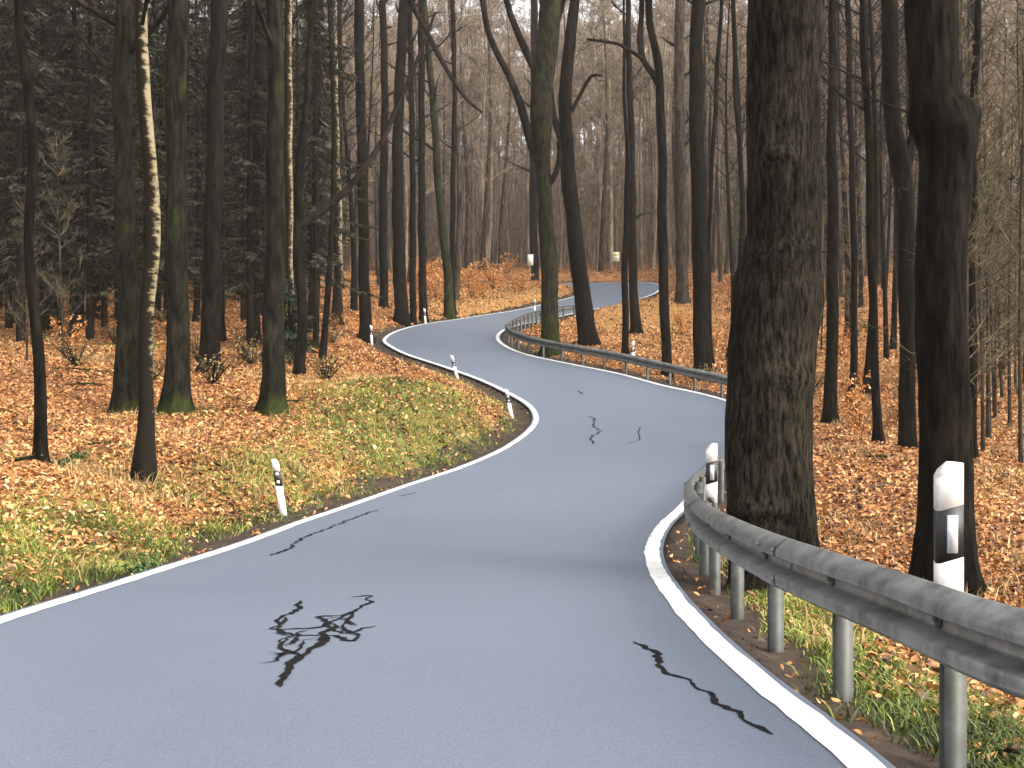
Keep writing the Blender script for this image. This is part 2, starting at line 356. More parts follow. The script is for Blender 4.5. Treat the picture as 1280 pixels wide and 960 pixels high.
# heights off the road: control spots (picture x, picture y, distance) fitted with a smooth surface
CTRL = [(52,580,17),(160,522,27),(178,590,17),(222,516,26),(263,466,33),(340,508,26),(372,470,36),(420,402,55),(457,420,50),(502,408,56),(562,396,60),(528,386,63),
        (0,700,10.5),(0,560,15),(60,640,13),(0,450,30),(150,430,40),(0,405,60),(400,500,27),(500,472,29.5),(560,490,30.5),(455,492,28),(300,560,21),(120,600,17),(440,540,24.5),(400,440,44),(450,470,38),(330,425,50),
        (965,748,10.5),(1183,750,12.5),(1037,526,32),(1097,546,25),(1135,566,26),(834,474,42.5),(877,478,42.5),(737,432,52),(688,441,47.5),(783,440,47),(795,419,62),(853,376,74),
        (1260,500,36),(1270,640,16),(1060,640,17),(1200,880,6.3),(1000,800,9),(1280,900,6.5),(1130,470,45),(950,440,50),(1250,440,60),(930,380,75),(1000,350,100),(600,340,110),(550,360,90),(400,380,80),(200,385,80)]
cx = np.array([(a-640)*d/F for a, b, d in CTRL]+[-60, 60, -60, 60, 0, 0, -60, 60, -12, 12, -30, 30]); cy = np.array([float(d) for a, b, d in CTRL]+[0, 0, 60, 60, -40, 200, 150, 150, -10, -10, 20, 20])
co = np.array([(HY-b)*d/F-float(Zr(d)) for a, b, d in CTRL]+[1.5, 0, 2, 1, 0, 0, 1, 1, 0.8, -0.4, 2.2, 0.3])
A = np.hypot(cx[:, None]-cx[None], cy[:, None]-cy[None]); A = A-0.35*np.eye(len(cx))*1.0
Wt = np.linalg.solve(np.block([[A, np.ones((len(cx), 1))], [np.ones((1, len(cx))), np.zeros((1, 1))]]), np.r_[co, 0])
def lift(x, y):
    o = np.zeros(len(x))
    for k in range(len(cx)): o += Wt[k]*np.hypot(x-cx[k], y-cy[k])
    return np.clip(o+Wt[-1], -1.6, 3.2)

xs = np.unique(np.round(np.r_[-900, -600, -400, np.arange(-300, -60, 12), np.arange(-60, -24, 1.5), np.arange(-24, -12, 0.5), np.arange(-12, 11, 0.16), np.arange(11, 24, 0.5), np.arange(24, 60, 1.5), np.arange(60, 300, 12), 300, 400, 600, 900], 3))
ys = np.unique(np.round(np.r_[-300, -200, -120, np.arange(-80, -6, 3), np.arange(-6, 3, 0.5), np.arange(3, 46, 0.16), np.arange(46, 75, 0.3), np.arange(75, 120, 0.5), np.arange(120, 320, 4), np.arange(320, 900, 25)], 3))
GX, GY = np.meshgrid(xs, ys); gx, gy = GX.ravel(), GY.ravel()
SD = signed(gx, gy)
off = lift(gx, gy)*smooth(0.25, 2.6, SD)*smooth(300, 60, np.abs(gx))
rough_ = (0.42*fbm(gx*0.35, gy*0.35, 3)+0.16*fbm(gx*1.7, gy*1.7, 3))*smooth(0.3, 2.0, SD)*smooth(250, 120, np.abs(gx))
GZ = Zr(gy)+off+rough_+np.where(SD < 0, -0.02-0.16*smooth(0, -0.3, SD), -0.02+0.0*SD)+0.05*fbm(gx*4, gy*4, 2)*smooth(0.0, 0.5, SD)-0.07*smooth(0.05, 0.3, SD)*smooth(1.2, 0.5, SD)
def blobs(L, x, y):
    m = np.zeros(len(x))
    for bx, by, rx, ry, s in L: m = np.maximum(m, s*np.exp(-((x-bx)/rx)**2-((y-by)/ry)**2))
    return m
GR = [(-2.6,28.5,2.4,4.2,1.25),(-1.4,27.5,1.0,2.6,.8),(-3.4,25,1.8,3,.9),(-4.2,29,1.6,3,.6),(-4.6,20,1.1,3,.85),(-4.9,12.2,1.1,1.9,1.1),(-5.6,11,1.0,1.2,.8),(-4.5,9.2,.5,1.5,.8),(-5.5,36,2,2.5,.6),(0.0,34,.8,1.6,.7),(-5.2,17,.7,1.3,.6),(-8,26,1.2,1,.6),(-12.5,40,3,2,.5),(-7.0,32,1.5,2,.45),
      (6.5,52,3,4,.5),(3.5,50,2,3,.6),(2.6,47,1.5,2,.5),(9.5,88,3,7,.7),(12,60,3,5,.3),(1.8,55,1.5,3,.4)]
side = gx > np.interp(gy, ER[:, 1][:400], ER[:, 0][:400])
verge_r = np.exp(-((SD-0.9)/0.3)**2)*(gx > 0)*(gy < 18)*np.where(gy < 60, 1, 0)
verge_l = np.exp(-((SD-0.85)/0.25)**2)*0.6*(gx < 1.5)*(gy < 60)
mixg = 0.42*smooth(7.5, 1.0, SD)*smooth(0.42, 0.62, vnoise(gx*.55+5, gy*.4+2))*(gx < 3)*(gy < 45)
grass = np.maximum(np.maximum(np.maximum(blobs(GR, gx, gy), verge_r*1.25), verge_l*1.2), mixg)*smooth(0.25, 0.6, SD+0.35*(vnoise(gx*1.1, gy*1.1)-.5))
soil = np.maximum(smooth(1.1, 0.65, SD+0.7*fbm(gx*1.3, gy*1.3, 3))*1.1, 0.62*smooth(112, 140, gy))
pale = blobs([(9,62,7,16,.95),(14,50,6,12,.7),(3,80,8,14,.8),(-2,78,7,12,.85),(-5,60,4,10,.4),(20,60,10,14,.6),(-6,42,3,5,.3)], gx, gy)

ni, nj = len(ys), len(xs)
mb = MB(); ii = (np.arange(ni-1)[:, None]*nj+np.arange(nj-1)[None]).ravel()
mb.add(np.stack([gx, gy, GZ], 1), np.stack([ii, ii+1, ii+nj+1, ii+nj], 1))
ground = mb.build('ground', M['ground']); tag(ground, 'forest floor of orange leaf litter, grass patches and dark verge soil', 'ground', kind='structure')
for nm, arr in (('grass', grass), ('soil', soil), ('pale', pale)):
    at = ground.data.attributes.new(nm, 'FLOAT', 'POINT'); at.data.foreach_set('value', arr.astype(np.float32))
def samp(arr):
    G = arr.reshape(ni, nj)
    def f(x, y):
        x = np.atleast_1d(np.asarray(x, float)); y = np.atleast_1d(np.asarray(y, float))
        j = np.clip(np.searchsorted(xs, x)-1, 0, nj-2); i = np.clip(np.searchsorted(ys, y)-1, 0, ni-2)
        u = (x-xs[j])/(xs[j+1]-xs[j]); v = (y-ys[i])/(ys[i+1]-ys[i])
        return (G[i, j]*(1-u)+G[i, j+1]*u)*(1-v)+(G[i+1, j]*(1-u)+G[i+1, j+1]*u)*v
    return f
gz, gsd, ggr, gso = samp(GZ), samp(SD), samp(grass), samp(soil)
def GZ1(x, y): return float(gz(x, y)[0])

# ------------------------------------------------------------------ road sheet, lines, tar seams
def sheet(name, poly, zup, material, grid=0.6):
    P = [Vector((float(a), float(b))) for a, b in poly]; n = len(P)
    x0, y0 = poly.min(0); x1, y1 = poly.max(0)
    gxx, gyy = np.meshgrid(np.arange(x0, x1, grid), np.arange(y0, y1, grid)); c = np.stack([gxx.ravel(), gyy.ravel()], 1)
    c = c[signed(c[:, 0], c[:, 1]) < -0.2]
    res = geometry.delaunay_2d_cdt(P+[Vector(q) for q in c.tolist()], [(i, (i+1) % n) for i in range(n)], [], 1, 1e-5)
    v = np.array([(p.x, p.y) for p in res[0]]); z = Zr(v[:, 1])+zup
    m_ = MB(); m_.add(np.column_stack([v, z]), None, [list(f) for f in res[2]])
    return m_.build(name, material)
road = sheet('road', POLY, 0.02, M['asphalt']); tag(road, 'winding blue-grey asphalt road through the wood', 'road', kind='structure')
def strip(name, C, wd, up, material, wob=0.0):
    C = resample(C, 0.2); T = np.gradient(C, axis=0); T /= np.linalg.norm(T, axis=1)[:, None]+1e-9; N = np.stack([-T[:, 1], T[:, 0]], 1)
    n = len(C); wl = wd/2*(1+wob*RNG.standard_normal(n)); wr = wd/2*(1+wob*RNG.standard_normal(n))
    a = C+N*wl[:, None]; b = C-N*wr[:, None]
    v = np.vstack([np.column_stack([a, Zr(a[:, 1])+up]), np.column_stack([b, Zr(b[:, 1])+up])])
    i = np.arange(n-1); m_ = MB(); m_.add(v, np.stack([n+i, n+i+1, i+1, i], 1)); return m_.build(name, material, smooth_=False)
tag(strip('edge_line', EL, 0.15, 0.026, M['paint'], 0.06), 'white painted line along the left edge of the road', 'road marking', kind='structure')
tag(strip('edge_line', ER, 0.17, 0.026, M['paint'], 0.06), 'white painted line along the right edge of the road', 'road marking', kind='structure')

def tar(lines, label):
    m_ = MB()
    for k, (pts, w0) in enumerate(lines):
        w0 = w0*0.72
        Wp = resample(np.array([onroad(*p) for p in pts]), 0.03)
        if len(Wp) < 3: continue
        T = np.gradient(Wp, axis=0); T /= np.linalg.norm(T, axis=1)[:, None]+1e-9; N = np.stack([-T[:, 1], T[:, 0]], 1)
        n = len(Wp); q = np.arange(n); jit = 0.07*(vnoise(q*0.16+k*9, q*0+k)-0.5)+0.045*(vnoise(q*0.5+k*9, q*0+k+7)-0.5)
        Wp = Wp+N*jit[:, None]*(w0/0.05)**0.5
        ww = w0*(0.15+1.0*vnoise(q*0.12+k*13, q*0+3)+0.7*vnoise(q*0.6+k*13, q*0+5))*np.minimum(1, np.minimum(q+1, n-q)/5)
        a = Wp+N*ww[:, None]/2; b = Wp-N*ww[:, None]/2; up = 0.0245+0.0005*k
        i = np.arange(n-1); m_.add(np.vstack([np.column_stack([a, Zr(a[:, 1])+up]), np.column_stack([b, Zr(b[:, 1])+up])]), np.stack([n+i, n+i+1, i+1, i], 1))
    o = m_.build('tar_seam', M['tar'], smooth_=False); tag(o, label, 'tar repair', kind='structure'); return o
tar([([(383,754),(374,758),(367,768),(355,776),(348,784),(338,790),(362,791),(390,789),(415,783),(432,772),(448,766),(460,757),(462,748),(440,750)], .045),
     ([(340,790),(370,797),(392,798),(420,798),(440,806),(448,800)], .05), ([(428,772),(402,775),(412,785),(430,795),(466,786)], .05),
     ([(358,800),(352,812),(362,818),(345,830),(324,834)], .04), ([(368,797),(352,806),(348,816),(366,820),(378,826)], .035), ([(400,800),(396,812),(376,824),(362,838),(354,852),(350,864)], .065), ([(372,806),(398,802)], .03), ([(384,790),(376,797),(372,806),(362,812)], .05), ([(420,783),(412,792),(404,800),(410,808)], .05), ([(440,770),(432,782),(440,796),(452,803)], .04), ([(356,776),(350,790),(356,800)], .035), ([(408,776),(428,779),(448,786)], .035), ([(338,820),(352,826),(376,815),(384,806)], .03)],
    'tangled black tar repairs in the middle of the near road')
tar([([(798,806),(812,816),(824,832),(840,846),(860,856),(884,872),(908,890),(930,906),(966,924)], .045)], 'single long black tar seam near the right edge line')
tar([([(332,697),(356,692),(362,686),(380,674),(410,662),(440,650),(472,639)], .05), ([(498,622),(520,617)], .05)], 'thin black tar seam beside the left edge line')
tar([([(736,521),(744,525),(741,534),(752,540),(738,548),(742,556)], .07), ([(802,533),(798,541),(800,551),(784,555)], .035), ([(722,489),(730,494)], .08)], 'small tar cracks on the road by the bend')

# ------------------------------------------------------------------ guardrail
RAIL = [(1400,800),(1280,762),(1180,728),(1100,706),(1028,686),(960,668),(910,648),(882,628),(869,612),(867,603),(871,594),(885,583),(905,567),(932,543),(955,520),(958,500),(945,483),(917,471),(850,457),(785,443),(725,432),(675,423),(641,414),(633,407),(645,398),(667,390),(690,385),(708,382.5),(724,381),(738,379.5)]
RAILH = 0.755
RC = catmull([np.array((4.6, -6)), np.array((3.0, 0.5))]+[np.array(onroad(px, py, RAILH)) for px, py in RAIL[1:]], 0.1)
RC = resample(RC, 0.12)
for _ in range(14): RC[1:-1] = 0.25*RC[:-2]+0.5*RC[1:-1]+0.25*RC[2:]
sdr = signed(RC[:, 0], RC[:, 1]); 
NR = np.stack([-np.gradient(RC, axis=0)[:, 1], np.gradient(RC, axis=0)[:, 0]], 1); NR /= np.linalg.norm(NR, axis=1)[:, None]
RC = RC-NR*np.maximum(0, 0.32-sdr)[:, None]            # never nearer than a hand to the asphalt
for _ in range(10): RC[1:-1] = 0.25*RC[:-2]+0.5*RC[1:-1]+0.25*RC[2:]
RC = resample(RC, 0.12)
g = empty('guardrail', (float(RC[0, 0]), float(RC[0, 1]), GZ1(*RC[0]))); gloc = np.array(g.location)
tag(g, 'galvanised steel crash barrier with two-wave beam following the right road edge', 'guardrail')
NR = np.stack([-np.gradient(RC, axis=0)[:, 1], np.gradient(RC, axis=0)[:, 0]], 1); NR /= np.linalg.norm(NR, axis=1)[:, None]   # towards the road
# W section: (towards road, height below top)
prof = [(0.0, 0.0), (0.02, -0.002), (0.092, -0.052), (0.104, -0.070), (0.104, -0.104), (0.096, -0.112), (0.004, -0.122), (-0.012, -0.135), (-0.012, -0.190), (0.004, -0.202), (0.094, -0.226), (0.104, -0.236), (0.102, -0.285), (0.088, -0.305), (0.02, -0.338), (0.0, -0.34)]
th = 0.004; back = [(a-th*1.2, b) for a, b in prof[::-1]]; loop = prof+back; K = len(loop)
zt = Zr(RC[:, 1])+RAILH
V = np.array([[ [RC[i, 0]+NR[i, 0]*(a+0.02), RC[i, 1]+NR[i, 1]*(a+0.02), zt[i]+b] for a, b in loop] for i in range(len(RC))])
# lap joints every 4 m: the beam steps out by a few millimetres
dist = np.arange(len(RC))*0.12
n_ = len(RC); i = np.arange(n_-1)[:, None]*K; j = np.arange(K)[None]; j2 = (j+1) % K
m_ = MB(); m_.add(V.reshape(-1, 3)-gloc, np.stack([i+j, i+K+j, i+K+j2, i+j2], -1).reshape(-1, 4)); m_.build('beam', M['zinc'], g, False)
# joints: overlapping plates with bolts, each a part
for s_ in np.arange(1.3, dist[-1]-1, 4.0):
    a0 = int(s_/0.12); seg = range(a0, min(a0+4, n_))
    if RC[a0, 1] < 2 or RC[a0, 1] > 40: continue
    Vs = np.array([[[RC[q, 0]+NR[q, 0]*(a+0.0265), RC[q, 1]+NR[q, 1]*(a+0.0265), zt[q]+b] for a, b in prof] for q in seg]); K2 = len(prof)
    i = np.arange(len(seg)-1)[:, None]*K2; j = np.arange(K2-1)[None]
    m_ = MB(); m_.add(Vs.reshape(-1, 3)-gloc, np.stack([i+j, i+K2+j, i+K2+j+1, i+j+1], -1).reshape(-1, 4))
    for q in (seg[0], seg[-1]):
        for b in (-0.07, -0.25):
            c = np.array([RC[q, 0]+NR[q, 0]*0.131, RC[q, 1]+NR[q, 1]*0.131, zt[q]+b])-gloc
            m_.tube([c, c+np.array([NR[q, 0], NR[q, 1], 0])*0.012], [0.013, 0.011], 8)
    m_.build('joint_plate', M['zinc'], g)
POSTS = []
def c_post(q):
    x, y = RC[q]; nx, ny = NR[q]; ang = math.atan2(ny, nx); base = Zr(y)-0.35; top = zt[q]-0.06
    ca, sa = math.cos(ang), math.sin(ang); m_ = MB()
    zz = min(GZ1(x-nx*0.08, y-ny*0.08), float(Zr(y)))-0.3
    out = [(-0.10, -0.0275), (0.0, -0.0275), (0.0, -0.0225), (-0.095, -0.0225), (-0.095, 0.0225), (0.0, 0.0225), (0.0, 0.0275), (-0.10, 0.0275)]
    pts = [(x+ca*a-sa*b, y+sa*a+ca*b) for a, b in out]; n = len(pts)
    v = [(p[0], p[1], zz) for p in pts]+[(p[0], p[1], top) for p in pts]
    m_.add(np.array(v)-gloc, [(k, (k+1) % n, n+(k+1) % n, n+k) for k in range(n)]+[(n+0, n+1, n+2, n+3), (n+0, n+3, n+4, n+7), (n+7, n+4, n+5, n+6)])
    # spacer bracket and bolt head joining the post to the beam
    c = np.array([x+nx*0.012, y+ny*0.012, zt[q]-0.155])-gloc; Mx = [[ca, -sa, 0], [sa, ca, 0], [0, 0, 1]]
    m_.box(c, (0.02, 0.05, 0.10), Mx)
    b0 = np.array([x+nx*0.0265, y+ny*0.0265, zt[q]-0.155])-gloc; m_.tube([b0, b0+np.array([nx, ny, 0])*0.012], [0.016, 0.013], 6)
    m_.build('post', M['zinc_post'], g, False)
# first post exactly where the photograph shows the nearest one
q0 = int(np.argmin(np.abs((RC[:, 0]*F/np.maximum(RC[:, 1], 0.5)+640)-1180)+1e3*(RC[:, 1] < 3)+1e3*(RC[:, 1] > 9)))
step = 11
for q in list(range(q0 % step, n_-2, step)):
    if RC[q, 1] > -3: c_post(q); POSTS.append(q)

# ------------------------------------------------------------------ marker posts
def delineator(x, y, z, h, z0, lean, yaw, mir, round_, label, group, scale=1.0):
    t = empty('marker_post', (x, y, z)); t.rotation_euler = (0, lean, yaw); tag(t, label, 'marker post', group)
    sec = [(-0.06, -0.02), (-0.05, -0.045), (0.05, -0.045), (0.06, -0.02), (0.045, 0.04), (0.02, 0.065), (-0.02, 0.065), (-0.045, 0.04)]
    sec = [(a*scale, b*scale) for a, b in sec]; sl = 0.28*mir
    bt, bb = h-0.21, h-0.46
    m1 = MB(); m1.prism(sec, z0, lambda a: bb+a*sl); m1.build('post_body', M['plastic'], t, False)
    m2 = MB(); m2.prism(sec, lambda a: bb+a*sl, lambda a: bt+a*sl); m2.build('black_band', M['black'], t, False)
    m3 = MB(); m3.prism(sec, lambda a: bt+a*sl, lambda a: min(h, h-0.045+(a*mir+0.03)*1.0)); m3.build('cap', M['plastic'], t, False)
    if round_:
        for zc in ((bt+bb)/2+0.075, (bt+bb)/2-0.06):
            r_ = MB(); r_.tube([(0, -0.044*scale, zc), (0, -0.052*scale, zc)], [0.033, 0.031], 14); r_.build('reflector', M['reflector'], t)
    else:
        r_ = MB(); r_.box((0.0, -0.049*scale, (bt+bb)/2), (0.05, 0.009, 0.18)); r_.build('reflector', M['reflector'], t, False)
    return t
LP = [((355,646),18.0,-9,'white marker post with two round reflectors leaning left beside the near left edge line'),
      ((640,523),34.3,-11,'slim leaning marker post inside the sharp left bend at the grassy mound tip'),
      ((572,472),41.6,-14,'marker post leaning left against the road beyond the grassy mound'),
      ((465,425),50.5,-3,'marker post in front of a dark trunk outside the left hand bend'),
      ((532,402),64.0,-4,'upright marker post left of the far road between trunks'),
      ((668,389),75.0,3,'small far marker post above the distant end of the guardrail'),
      ((718,361),95.0,-12,'tiny distant marker post on the bank where the road turns left')]
for (px, py), Y, ln, lab in LP:
    x = (px-640)*Y/F; delineator(x, Y, GZ1(x, Y), 0.97, -0.2, R(ln), 0.0, -1, True, lab, 'white marker posts along the left side')
def railpost(px, lab, lo, hi):
    sel = [q for q in range(n_) if lo < RC[q, 1] < hi]; BK = RC-NR*0.19
    q = min(sel, key=lambda k: abs(BK[k, 0]*F/BK[k, 1]+640-px)); x, y = BK[q]
    # stands on a bracket clamped behind the rail
    t = delineator(x, y, float(Zr(y)), RAILH+0.53, RAILH-0.16, 0.0, 0.0, 1, False, lab, 'marker posts mounted on the guardrail', 1.12)
    m_ = MB(); m_.box((-0.02, -0.10, RAILH-0.12), (0.05, 0.12, 0.05)); m_.build('bracket', M['zinc_post'], t, False)
railpost(1181, 'large close marker post with rectangular reflector rising above the nearest rail', 3.5, 9)
railpost(889, 'marker post standing over the tight curl of the guardrail left of the thick trunk', 12, 22)
railpost(790, 'small marker post over the far straight of the guardrail between thin trunks', 38, 47)

# ------------------------------------------------------------------ far signs
def sign(px, pyc, Y, wd, ht, lab, top_y):
    x = (px-640)*Y/F; z0 = GZ1(x, Y); zc = (HY-pyc)*Y/F-z0
    t = empty('road_sign', (x, Y, z0)); tag(t, lab, 'road sign', 'pale signs at the far bend')
    m_ = MB(); m_.tube([(0, 0.035, -0.3), (0, 0.035, zc+ht/2)], [0.035, 0.035], 10); m_.build('pole', M['zinc'], t)
    m_ = MB(); m_.box((0, 0, zc), (wd, 0.012, ht)); m_.build('panel', M['sign_face'], t, False)
    if top_y:
        m_ = MB(); m_.box((0, -0.009, zc+ht*0.28), (wd*0.9, 0.004, ht*0.34)); m_.build('yellow_plate', M['sign_yellow'], t, False)
sign(663, 325, 97, 0.50, 1.0, 'left one of two pale upright signs at the far bend', False)
sign(770, 321, 112, 0.72, 1.0, 'pale sign with yellow top beyond the far bend', True)

# ------------------------------------------------------------------ tree building
def primaries(mb, P, rad, z0, n, L0, up=0.55, twigs=(10, 5), wmul=1.0, kk=4, tw=0.009, spread=1.0, droop=0.0):
    """boughs from the stem above height z0, with twigs; returns nothing"""
    zz = P[:, 2]; top = zz[-1]; bas, tip, rr = [], [], []
    for _ in range(n):
        f = RNG.random()**0.8; z = z0+(top-z0)*f
        i_ = min(np.searchsorted(zz, z), len(P)-1); p0 = P[i_].copy(); r0 = max(0.02, rad[i_]*RNG.uniform(0.28, 0.5))*wmul
        az = RNG.uniform(0, 2*math.pi); L = L0*(1-0.55*f)*RNG.uniform(0.6, 1.15); u = up*RNG.uniform(0.6, 1.4)-droop
        d = np.array([math.cos(az)*spread, math.sin(az)*spread, u]); d /= np.linalg.norm(d)
        pts = [p0]; dd = d.copy()
        for s in range(5):
            dd = dd+np.array([*RNG.normal(0, 0.16, 2), 0.10*up+RNG.normal(0, 0.08)-droop*0.1]); dd /= np.linalg.norm(dd); pts.append(pts[-1]+dd*L/5)
        pts = np.array(pts); mb.tube(pts, np.linspace(r0, max(0.006, r0*0.2), 6), kk, cap=False)
        m = twigs[0]; t = RNG.uniform(0.15, 1.0, m)*5; a = np.minimum(t.astype(int), 4); fr = (t-a)[:, None]
        b = pts[a]*(1-fr)+pts[a+1]*fr; dirm = (pts[a+1]-pts[a]); dirm /= np.linalg.norm(dirm, axis=1)[:, None]
        dv = dirm*0.7+RNG.normal(0, 0.62, (m, 3))+np.array([0, 0, 0.25-droop]); dv /= np.linalg.norm(dv, axis=1)[:, None]
        l = RNG.uniform(0.25, 0.5, m)*L*(1.15-t/6); e = b+dv*l[:, None]
        bas.append(b); tip.append(e); rr.append(np.maximum(tw*1.1, r0*0.28*(1.1-t/6)))
        q = twigs[1]
        if q:
            f2 = RNG.uniform(0.2, 1.0, (m, q, 1)); b2 = (b[:, None]*(1-f2)+e[:, None]*f2).reshape(-1, 3)
            d2 = np.repeat(dv, q, 0)*0.8+RNG.normal(0, 0.55, (m*q, 3)); d2 /= np.linalg.norm(d2, axis=1)[:, None]
            l2 = np.repeat(l, q)*RNG.uniform(0.25, 0.6, m*q)
            bas.append(b2); tip.append(b2+d2*l2[:, None]); rr.append(np.full(m*q, tw))
    if bas: mb.cones(np.vstack(bas), np.vstack(tip), np.concatenate(rr))

def px_tree(name, species, pts, Y, label, cat='tree', group=None, limbs=(), barkm='bark_dark', H=20.0, crown=9, flare=1.35, moss_w=1.0, kside=14, knots=(), rough=0.02, low=0, fine=False, depthlean=0.0, spread_tw=None, L0=4.0):
    """a tree drawn from sight lines: (picture x, picture y, width in picture) at one distance, carried on above the frame"""
    bx = (pts[0][0]-640)*Y/F
    while -3 < float(gsd(bx, Y)[0]) < 0.35+pts[0][2]/2*Y/F*1.2 and Y < 100: Y += 0.4; bx = (pts[0][0]-640)*Y/F
    z0 = GZ1(bx, Y); t = empty(name, (bx, Y, z0)); tag(t, label, cat, group)
    P = [np.array([(a-640)*Y/F-bx, depthlean*(pts[0][1]-b)*Y/F, (HY-b)*Y/F-z0, c/2*Y/F*(0.93 if c < 50 else 1)]) for a, b, c in pts]
    if P[0][2] > 0.0 or P[0][2] < -0.5:
        P[0][2] = 0.0
    P[0] = np.r_[P[0][:2], min(P[0][2], 0.0), P[0][3]]
    P = [p for k, p in enumerate(P) if k == 0 or p[2] > P[0][2]+0.25]
    topv = P[-1]; prev = P[-2]; sl = (topv[:2]-prev[:2])/max(0.3, topv[2]-prev[2])*0.35
    Ht = max(H, topv[2]+4); nst = 5
    zz = np.linspace(topv[2], Ht, nst+1)[1:]
    for k, z in enumerate(zz):
        f = (k+1)/nst; P.append(np.array([topv[0]+sl[0]*(z-topv[2])+RNG.normal(0, 0.08), topv[1]+RNG.normal(0, 0.08), z, max(0.03, topv[3]*(1-0.8*f))]))
    C = catmull(P, 0.05 if fine else (0.35 if Y > 20 else 0.16)); C = C[np.r_[True, np.diff(C[:, 2]) > 1e-4]]
    rad = C[:, 3]*(1+(flare-1)*np.exp(-np.maximum(C[:, 2], 0)/(0.9*P[0][3]+0.12)))
    C[:, :2] += 0.02*np.stack([np.sin(C[:, 2]*1.7+bx), np.cos(C[:, 2]*1.3+bx)], 1)
    below = np.array([[C[0, 0], C[0, 1], -0.5, 0]]); Cp = np.vstack([below, C])[:, :3]; rad2 = np.r_[rad[0]*1.1, rad]
    ph = RNG.uniform(0, 6.28, 4); nl = RNG.integers(4, 7)
    def lobes(th_, z):
        root = np.exp(-np.maximum(z, 0)/0.35); o = 1+0.22*root*np.cos(nl*th_+ph[0])+0.03*np.sin(3*th_+z*0.7+ph[1])+0.02*np.sin(2*th_-z*1.9+ph[2])
        for (kx, kz, kr, ks) in knots:
            dth = (th_-kx+math.pi) % (2*math.pi)-math.pi; o = o+ks*np.exp(-((z-kz)/kr)**2-(dth/0.6)**2)
        return o
    if fine:
        kside = 110; rough = 0.0; lob0 = lobes
        def lobes(th_, z):
            a = th_/(2*math.pi)*14; b = th_/(2*math.pi)*34
            wr = lambda u, v, per: vnoise(u, v)*(1-np.clip((u-per+1), 0, 1))+vnoise(u-per, v)*np.clip((u-per+1), 0, 1)
            return lob0(th_, z)+0.06*(wr(a+0*z, z*0.9+7, 14)-.5)+0.07*(wr(b+0*z, z*3.2+31, 34)-.5)+0.02*(vnoise(a*5, z*9)-.5)
    m_ = MB(); m_.tube(Cp, rad2, kside, rough=rough, lobes=lobes)
    m_.build('trunk', M[barkm], t)
    m_ = MB()
    for L in limbs:
        q = np.array([[(a-640)*Y/F-bx, 0, (HY-b)*Y/F-z0, c/2*Y/F] for a, b, c in L])
        q[:, 1] = -np.linspace(0, 0.5, len(q))*(1 if len(L) % 2 else -1)*Y/50
        if L[-1][1] < 6:      # carries on above the frame
            d = q[-1]-q[-2]; d /= np.linalg.norm(d[:3]); q = np.vstack([q, q[-1]+d*1.5*np.array([1, 1, 1, 0]), q[-1]+d*3.2*np.array([1, 1, 1, 0])]); q[-2, 3] = q[-3, 3]*.7; q[-1, 3] = q[-3, 3]*.3
        c = catmull(q, 0.3); m_.tube(c[:, :3], np.maximum(c[:, 3], 0.008), 7)
        n = len(c)*2; a = RNG.integers(len(c)//5, len(c), n); d = c[np.minimum(a+1, len(c)-1), :3]-c[np.maximum(a-1, 0), :3]; d /= np.linalg.norm(d, axis=1)[:, None]+1e-9
        d = d*0.8+RNG.normal(0, 0.5, (n, 3)); e = c[a, :3]+d*RNG.uniform(0.3, 1.3, n)[:, None]
        m_.cones(c[a, :3], e, np.full(n, 0.010)); b2 = np.repeat(c[a, :3]*.4+e*.6, 2, 0); m_.cones(b2, b2+np.repeat(d, 2, 0)*.4+RNG.normal(0, .25, (2*n, 3)), np.full(2*n, 0.006))
    zc = max(Y/3.0+0.3-(-z0), 7.0) if Y < 60 else 9.0
    zc = min(zc-0.0, Ht-3)
    primaries(m_, Cp, rad2, zc, crown, L0, twigs=(8, 4))
    if low: primaries(m_, Cp, rad2, 2.5, low, 1.6, up=0.25, twigs=(5, 3), wmul=0.25, tw=0.006)
    m_.build('crown', M['twig_dark'] if Y < 45 else M['twig_dark'], t)
    return t

px_tree('beech_tree', 0, [(52,580,17),(47,450,15),(38,300,13),(40,200,13),(32,100,12),(25,0,11)], 17, 'thin dark slightly bent tree at the far left with green weed at its foot', low=5)
px_tree('beech_tree', 0, [(160,522,38),(160,430,30),(158,300,28),(153,150,25),(155,0,23)], 27, 'grey green mossy footed trunk just behind the pale birch', barkm='bark_grey', low=4)
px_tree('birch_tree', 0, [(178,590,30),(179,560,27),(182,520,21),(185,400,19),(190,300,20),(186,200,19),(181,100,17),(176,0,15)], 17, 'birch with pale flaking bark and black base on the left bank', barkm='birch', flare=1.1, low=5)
px_tree('beech_tree', 0, [(222,517,34),(222,400,30),(220,200,28),(222,0,26)], 26, 'straight dark trunk with mossy foot right of the birch', barkm='bark_grey', low=4)
px_tree('beech_tree', 0, [(263,467,26),(266,300,24),(270,100,22),(275,0,22)], 33, 'dark straight trunk set back between two mossy footed trunks', low=8)
px_tree('beech_tree', 0, [(340,508,32),(342,420,29),(345,200,24),(343,0,21)], 26, 'tall straight trunk with flared mossy foot on the grassy mound', barkm='bark_grey', flare=1.5, low=3)
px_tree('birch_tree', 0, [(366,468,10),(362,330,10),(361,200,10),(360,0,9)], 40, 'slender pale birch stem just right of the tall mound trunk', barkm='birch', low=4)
px_tree('beech_tree', 0, [(374,470,15),(378,380,13),(372,300,13),(376,200,11),(385,100,9),(390,0,8)], 36, 'dark tree with long limb sweeping up right over the road', limbs=[[(372,285,10),(400,266,9),(430,242,8),(460,205,8),(480,175,7),(497,135,6),(515,95,5),(532,55,4),(545,20,3)]], low=8)
px_tree('beech_tree', 0, [(318,432,16),(318,300,14),(322,150,13),(326,0,12)], 46, 'dark trunk glimpsed left of the tall mound trunk', low=8)
